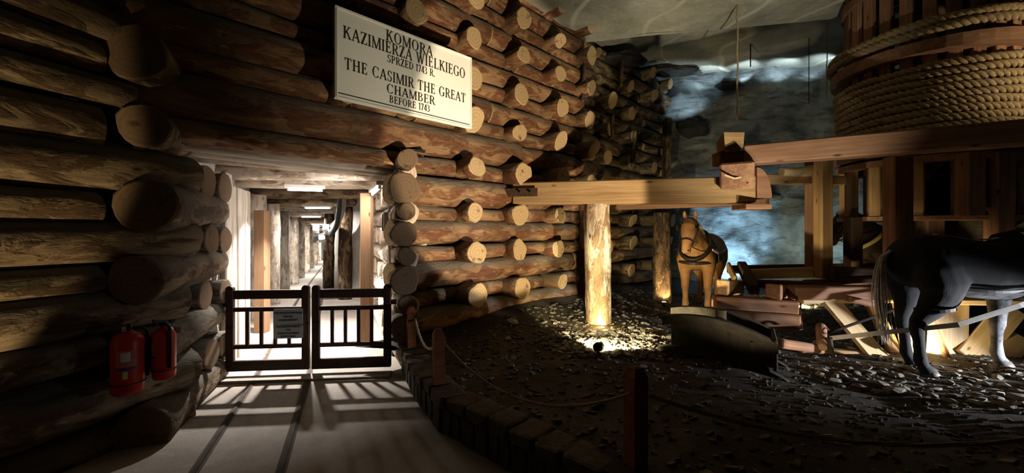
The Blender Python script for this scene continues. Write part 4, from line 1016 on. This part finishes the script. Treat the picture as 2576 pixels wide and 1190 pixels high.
for py in (832, 862): tube('hook', [P(2070, py, 4.3)+V((math.cos(a)*.03+.03, 0, math.sin(a)*.03)) for a in [k*.5 for k in range(11)]], .008, IRON, sw, 6)

# ------------------------------------------------------------------ horses
def loft(pts, ab, n=14): return tube_data(pts, 1, n, False, ab, V((0, 1, 0)))
def horse_mesh(stride=0.0):
    parts = []
    parts.append(loft([(-.80, 0, 1.16), (-.75, 0, 1.15), (-.66, 0, 1.135), (-.48, 0, 1.12), (-.26, 0, 1.09), (0, 0, 1.04), (.24, 0, 1.03), (.44, 0, 1.06), (.60, 0, 1.06), (.71, 0, 1.04), (.77, 0, 1.03)],
                      [(.06, .08), (.13, .15), (.215, .23), (.275, .275), (.285, .27), (.30, .285), (.285, .30), (.25, .315), (.215, .28), (.15, .2), (.07, .1)], 20))
    parts.append(loft([(.34, 0, 1.14), (.56, 0, 1.22), (.74, 0, 1.36), (.88, 0, 1.50), (.96, 0, 1.575)], [(.17, .28), (.15, .255), (.115, .195), (.09, .15), (.07, .10)], 16))
    parts.append(loft([(.90, 0, 1.585), (.955, 0, 1.575), (1.025, 0, 1.49), (1.075, 0, 1.39), (1.125, 0, 1.29), (1.17, 0, 1.19), (1.20, 0, 1.11), (1.21, 0, 1.075)], [(.05, .06), (.088, .105), (.105, .145), (.093, .135), (.07, .10), (.060, .08), (.062, .072), (.04, .045)], 16))
    for s in (-1, 1):
        parts.append(loft([(.925, .055*s, 1.62), (.93, .065*s, 1.68), (.945, .075*s, 1.74), (.96, .07*s, 1.785)], [(.028, .03), (.036, .026), (.028, .02), (.008, .008)], 10))
        d = .06*s*stride
        parts.append(loft([(-.52, .10*s, 1.22), (-.49, .145*s, 1.05), (-.445, .165*s, .90), (-.47, .16*s, .77), (-.535+d*.6, .15*s, .64), (-.60+d, .14*s, .53), (-.605+d, .14*s, .46), (-.585+d, .138*s, .36), (-.575+d, .138*s, .25), (-.57+d, .138*s, .165), (-.54+d, .138*s, .105), (-.50+d, .138*s, .055)],
                          [(.14, .20), (.155, .235), (.14, .225), (.108, .168), (.076, .108), (.053, .076), (.052, .068), (.042, .05), (.042, .048), (.05, .058), (.046, .05), (.06, .065)], 14))
        e = -.05*s*stride
        parts.append(loft([(.50, .11*s, 1.10), (.50, .155*s, .95), (.46, .165*s, .80), (.46+e*.4, .155*s, .66), (.47+e*.8, .15*s, .54), (.475+e, .148*s, .45), (.465+e, .146*s, .38), (.465+e, .146*s, .26), (.465+e, .146*s, .165), (.49+e, .146*s, .105), (.52+e, .146*s, .055)],
                          [(.11, .20), (.12, .19), (.095, .125), (.075, .092), (.062, .07), (.058, .066), (.046, .05), (.041, .045), (.050, .056), (.046, .048), (.058, .062)], 14))
    v, f = merge(parts)
    me = bpy.data.meshes.new('hb'); me.from_pydata([tuple(p) for p in v], [], f); ob = bpy.data.objects.new('hb', me); COL.objects.link(ob)
    m = ob.modifiers.new('r', 'REMESH'); m.mode = 'VOXEL'; m.voxel_size = .014
    m2 = ob.modifiers.new('s', 'SMOOTH'); m2.iterations = 5; m2.factor = .5
    dg = bpy.context.evaluated_depsgraph_get(); out = bpy.data.meshes.new_from_object(ob.evaluated_get(dg)); bpy.data.objects.remove(ob)
    out.polygons.foreach_set('use_smooth', [True]*len(out.polygons)); return out
HM = horse_mesh(1.0)
def ellipse_band(c, t, a, b, wd, th, n=28):
    """flat strap around an oval: centre c, axis direction t (in the xz plane), lateral a, in-plane b"""
    t = V(t).normalized(); s = V((0, 1, 0)); q = s.cross(t).normalized(); v = []; f = []
    for i in range(n):
        an = 2*math.pi*i/n; o = s*math.cos(an)*a+q*math.sin(an)*b; o2 = s*math.cos(an)*(a+th)+q*math.sin(an)*(b+th)
        v += [V(c)+o-t*wd/2, V(c)+o2-t*wd/2, V(c)+o2+t*wd/2, V(c)+o+t*wd/2]
    for i in range(n):
        j = (i+1) % n
        for k in range(4): f.append((i*4+k, i*4+(k+1) % 4, j*4+(k+1) % 4, j*4+k))
    return v, f
def strip(pts, nrm, wd, th=.006):
    v = []; f = []; pts = [V(p) for p in pts]
    for i, p in enumerate(pts):
        t = (pts[min(i+1, len(pts)-1)]-pts[max(i-1, 0)]).normalized(); n_ = V(nrm[i] if isinstance(nrm, list) else nrm); b = t.cross(n_).normalized()*wd/2; n_ = n_.normalized()*th
        v += [p-b, p+b, p+b+n_, p-b+n_]
        if i:
            a = (i-1)*4
            for k in range(4): f.append((a+k, a+(k+1) % 4, a+4+(k+1) % 4, a+4+k))
    k = len(v)-4; f += [(3, 2, 1, 0), (k, k+1, k+2, k+3)]
    return v, f
def hair(paths, r0, n=5):
    return merge([tube_data(p, [r0*(1-.85*i/(len(p)-1)) for i in range(len(p))], n) for p in paths])
def horse(loc, heading, label, coat, hairm, scale=1.0):
    rz = math.atan2(heading[1], heading[0]); t = empty('horse', loc, label, 'horse', None, None, rz, scale)
    me = HM.copy(); me.materials.clear(); me.materials.append(coat); put('body', me, t, None, True)
    rr = random.Random(int(loc[0]*100))
    tail = []
    for k in range(46):
        a = rr.uniform(0, 6.28); q = rr.uniform(0, .035); dx = math.cos(a)*q; dy = math.sin(a)*q; e = rr.uniform(.26, .42); sp_ = rr.uniform(.6, 1.8)
        tail.append([V((-.79, dy*.4, 1.22+dx*.3)), V((-.865+dx*.6, dy, 1.15)), V((-.895+dx, dy*1.4*sp_, .95)), V((-.88+dx*1.6, dy*1.9*sp_, .66)), V((-.83+dx*1.6+rr.uniform(-.03, .03), dy*1.6*sp_, e))])
    v, f = hair([smoothpath(p, 4) for p in tail], .012); mk('tail', v, f, hairm, t, None, True, None, True)
    mane = []
    for k in range(46):
        u = k/45; p = V((.46, 0, 1.435)).lerp(V((.90, 0, 1.655)), u)+V((0, 0, .02*math.sin(u*3))); s = rr.choice((-1, 1, 1)); l_ = rr.uniform(.10, .2)
        mane.append([p-V((0, 0, .03)), p+V((-.01, .03*s, .015)), p+V((rr.uniform(-.03, .03), .10*s, -l_*.5)), p+V((rr.uniform(-.04, .04), .135*s, -l_))])
    for k in range(12):
        mane.append([V((.93, rr.uniform(-.03, .03), 1.66)), V((.99, rr.uniform(-.04, .04), 1.655)), V((1.04, rr.uniform(-.05, .05), 1.60)), V((1.085, rr.uniform(-.05, .05), 1.52))])
    v, f = hair(mane, .011); mk('mane', v, f, hairm, t, None, True, None, True)
    for s in (-1, 1):
        for (hx, hy) in ((-.485+.06*s, .138*s), (.535-.05*s, .146*s)):
            v = []; n = 14
            for zz, r, dx in ((0, .078, .02), (.03, .072, .012), (.075, .058, -.005)):
                v += [(hx+dx+math.cos(6.283*i/n)*r*1.05, hy+math.sin(6.283*i/n)*r*.92, zz) for i in range(n)]
            f = [(k*n+i, k*n+(i+1) % n, (k+1)*n+(i+1) % n, (k+1)*n+i) for k in range(2) for i in range(n)]+[tuple(range(n-1, -1, -1)), tuple(range(2*n, 3*n))]
            mk('hoof', v, f, HOOF, t, None, True, None, True)
        bm = bmesh.new(); bmesh.ops.create_uvsphere(bm, u_segments=12, v_segments=8, radius=.026); me = bpy.data.meshes.new('eye'); bm.to_mesh(me); bm.free(); me.materials.append(EYE_M)
        put('eye', me, t, Matrix.Translation((1.055, .092*s, 1.505)), True)
        bm = bmesh.new(); bmesh.ops.create_uvsphere(bm, u_segments=10, v_segments=6, radius=.015); me = bpy.data.meshes.new('nostril'); bm.to_mesh(me); bm.free(); me.materials.append(EYE_M)
        put('nostril', me, t, Matrix.Translation((1.245, .032*s, 1.13)), True)
    return t
def bridle(t, mat):
    hd = V((.24, 0, -.44)).normalized()
    parts = [ellipse_band((1.135, 0, 1.27), hd, .071, .102, .026, .008), ellipse_band((1.0, 0, 1.535), V((.75, 0, -.5)), .104, .135, .022, .008)]
    for s in (-1, 1):
        parts.append(strip([(.96, .092*s, 1.60), (1.02, .118*s, 1.50), (1.075, .108*s, 1.38), (1.13, .082*s, 1.27), (1.165, .066*s, 1.18)], (0, s, .1), .02))
        parts.append(strip([(1.165, .07*s, 1.18), (1.10, .17*s, 1.12), (.95, .22*s, 1.12), (.7, .24*s, 1.22)], (0, s, .2), .016))
    v, f = merge(parts); b = mk('bridle', v, f, mat, t, None, False, None, True)
    for s in (-1, 1): mk('blinker', [(1.0, .125*s, 1.56), (1.09, .15*s, 1.53), (1.09, .15*s, 1.44), (1.03, .125*s, 1.43), (1.0, .118*s, 1.56), (1.09, .143*s, 1.53), (1.09, .143*s, 1.44), (1.03, .118*s, 1.43)], [(0, 1, 2, 3), (7, 6, 5, 4), (0, 4, 5, 1), (1, 5, 6, 2), (2, 6, 7, 3), (3, 7, 4, 0)], mat, b, None, False, None, True)
    return b
# palomino seen from the front
gz1 = zt(3.42, 7.0)
h1 = horse((3.36, 7.02, gz1-.01), (-.60, -.80), 'palomino horse in dark harness facing the visitor beside the dark log post', COAT_P, HAIR_P, (.95, 1.12, .95))
bridle(h1, LEATHER)
v, f = ellipse_band((.60, 0, 1.20), V((.75, 0, .65)), .195, .315, .07, .035); mk('collar', v, f, LEATHER, h1, None, True, None, True)
v, f = ellipse_band((.36, 0, 1.045), V((1, 0, 0)), .275, .315, .06, .01); mk('girth', v, f, LEATHER, h1, None, False, None, True)
br = [(.0, -.31, .96), (.4, -.275, .92), (.66, -.19, .90), (.775, 0, .88), (.66, .19, .90), (.4, .275, .92), (.0, .31, .96)]
v, f = strip(smoothpath(br, 5), [V((p.x*.3, p.y, 0)) if abs(p.y) > .1 else V((1, p.y, 0)) for p in smoothpath(br, 5)], .045, .01); mk('breast_strap', v, f, LEATHER, h1, None, False, None, True)
v, f = strip([(.50, .20, 1.28), (.44, .262, 1.15), (.40, .285, 1.0), (.38, .285, .9)], (0, 1, 0), .05, .012); mk('shoulder_strap', v, f, LEATHER, h1, None, False, None, True)
v, f = strip([(-.1, .31, 1.10), (.2, .31, 1.07), (.45, .285, 1.06), (.62, .235, 1.12)], (0, 1, 0), .03, .012); mk('trace_strap', v, f, STRAPW, h1, None, False, None, True)
# black horse in profile
gz2 = zt(4.6, 4.0)
h2 = horse((4.62, 4.0, gz2-.02), (1, -.03), 'black horse with painted belly light and pale harness standing side on at right', COAT_B, HAIR_G, 1.0)
bridle(h2, LEATHER)
def hp(px, py, d): return wm(h2).inverted() @ P(px, py, d)
v, f = ellipse_band((.47, 0, 1.08), V((1, 0, .12)), .262, .335, .055, .012); mk('shoulder_band', v, f, STRAPW, h2, None, False, None, True)
v, f = strip([(-.33, .02, 1.385), (-.2, .0, 1.365), (-.0, 0, 1.33), (.2, 0, 1.335), (.42, 0, 1.385), (.62, 0, 1.50)], (0, 0, 1), .05, .012); mk('back_strap', v, f, STRAPW, h2, None, False, None, True)
v, f = strip([(.30, -.22, 1.30), (.38, -.268, 1.20), (.47, -.285, 1.05), (.52, -.285, .93)], (0, -1, 0), .055, .012); mk('shoulder_strap', v, f, STRAPW, h2, None, False, None, True)
tube('ring', [V((.52+math.cos(a)*.045, -.315, .91+math.sin(a)*.035)) for a in [k*.449 for k in range(14)]], .012, BRASS, h2, 8, True, True)
tube('buckle', [V((.42+math.cos(a)*.022, -.305, 1.08+math.sin(a)*.022)) for a in [k*.628 for k in range(10)]], .006, BRASS, h2, 6, True, True)
v, f = strip([hp(2088, 851, 4.25), (-.45, -.30, .55), (.05, -.345, .74), (.52, -.32, .91), (.85, -.27, 1.0)], (0, -1, .3), .045, .012); mk('trace', v, f, STRAPW, h2, None, False, None, True)
v, f = strip([hp(2085, 838, 4.5), (-.45, .25, .60), (.05, .31, .74), (.52, .28, .91)], (0, 1, .3), .03, .012); mk('trace', v, f, LEATHER, h2, None, False, None, True)
v, f = ellipse_band((.10, 0, 1.03), V((1, 0, .0)), .296, .292, .03, .008); 
bp = [(-.30, -.235, .875), (-.1, -.285, .86), (.15, -.29, .87), (.4, -.27, .90)]
v, f = strip(smoothpath(bp, 4), (0, -1, -.3), .028, .012); mk('belly_strap', v, f, LEATHER, h2, None, False, None, True)
bp = [(-.66, -.10, .66), (-.60, -.235, .66), (-.45, -.262, .68), (-.36, -.2, .70)]
v, f = strip(smoothpath(bp, 4), (-.2, -1, 0), .03, .012); mk('breeching_strap', v, f, LEATHER, h2, None, False, None, True)
# bay horse behind the timbers
gz3 = zt(6.9, 6.9)
h3 = horse((6.80, 6.95, gz3+.03), (-1, -.02), 'dark bay horse with a yellow strap, head in profile behind the timbers', COAT_D, HAIR_D, 1.02)
bridle(h3, LEATHER)
v, f = ellipse_band((.655, 0, 1.16), V((.55, 0, .83)), .195, .30, .06, .02); mk('collar', v, f, STRAPY, h3, None, True, None, True)
v, f = strip([(1.09, .11, 1.43), (1.10, .12, 1.50)], (0, 1, 0), .05, .01)

# ------------------------------------------------------------------ fire extinguishers
def extinguisher(x, y, z0, r, h, rz, label):
    t = empty('fire_extinguisher', (x, y, z0), label, 'fire extinguisher', 'fire extinguishers')
    prof = [(r*.86, 0), (r*.97, .012), (r, .03), (r, h*.76), (r*.93, h*.81), (r*.72, h*.86), (r*.36, h*.89), (r*.33, h*.93)]; n = 24; v = []; f = []
    for q, z in prof: v += [(math.cos(6.283*i/n)*q, math.sin(6.283*i/n)*q, z) for i in range(n)]
    f = [(k*n+i, k*n+(i+1) % n, (k+1)*n+(i+1) % n, (k+1)*n+i) for k in range(len(prof)-1) for i in range(n)]+[tuple(range(n-1, -1, -1)), tuple(range((len(prof)-1)*n, len(prof)*n))]
    M = Matrix.Translation((x, y, z0)) @ Matrix.Rotation(rz, 4, 'Z')
    cyl = mk('cylinder', v, f, RED, t, M, True)
    def patch(name, a0, a1, za, zb, mat):
        n = 10; v = [(math.cos(a0+(a1-a0)*i/n)*(r+.0015), math.sin(a0+(a1-a0)*i/n)*(r+.0015), z) for i in range(n+1) for z in (za, zb)]
        mk(name, v, [(2*i, 2*i+2, 2*i+3, 2*i+1) for i in range(n)], mat, cyl, M, True)
    patch('label', -.75, .45, h*.42, h*.66, m_plain('red_label', (.45, .12, .09), .5)); patch('label_band', -.75, .45, h*.38, h*.42, LABELB); patch('label_text', -.45, .1, h*.50, h*.63, LABELW); patch('label_text', -.35, -.05, h*.25, h*.36, STRAPY)
    def loc(p): return M @ V(p)
    tube('valve', [loc((0, 0, h*.92)), loc((0, 0, h*.98))], r*.3, BLACK, t, 10)
    beam('handle', loc((-.01, 0, h*.985)), loc((r*1.0, 0, h*1.03)), .022, .016, BLACK, t, .003); beam('lever', loc((-.01, 0, h*.955)), loc((r*.9, 0, h*.945)), .02, .012, BLACK, t, .003)
    tube('hose', [loc(p) for p in smoothpath([(0, r*.3, h*.95), (.0, r*1.0, h*.9), (0, r*1.22, h*.7), (0, r*1.2, h*.35), (0, r*1.15, h*.2)], 5)], .010, BLACK, t, 8)
    tube('gauge', [loc((r*.3, -.01, h*.95)), loc((r*.3, -.03, h*.95))], .016, LABELW, t, 12)
    bx('wall_hook', *loc((-r*.9, 0, h*.8)), .06, .05, .04, IRON, t, .004)
    tube('strap', [loc((math.cos(a)*(r+.003), math.sin(a)*(r+.003), h*.16)) for a in [k*.2618 for k in range(24)]], .005, IRON, t, 6, True)
    return t
extinguisher(-2.60, 2.69, .44, .087, .46, -.75, 'red fire extinguisher hanging on the left log wall, nearer the viewer')
extinguisher(-2.45, 2.80, .50, .066, .40, -2.0, 'red fire extinguisher in shadow beside the doorway corner')

bpy.context.view_layer.update()
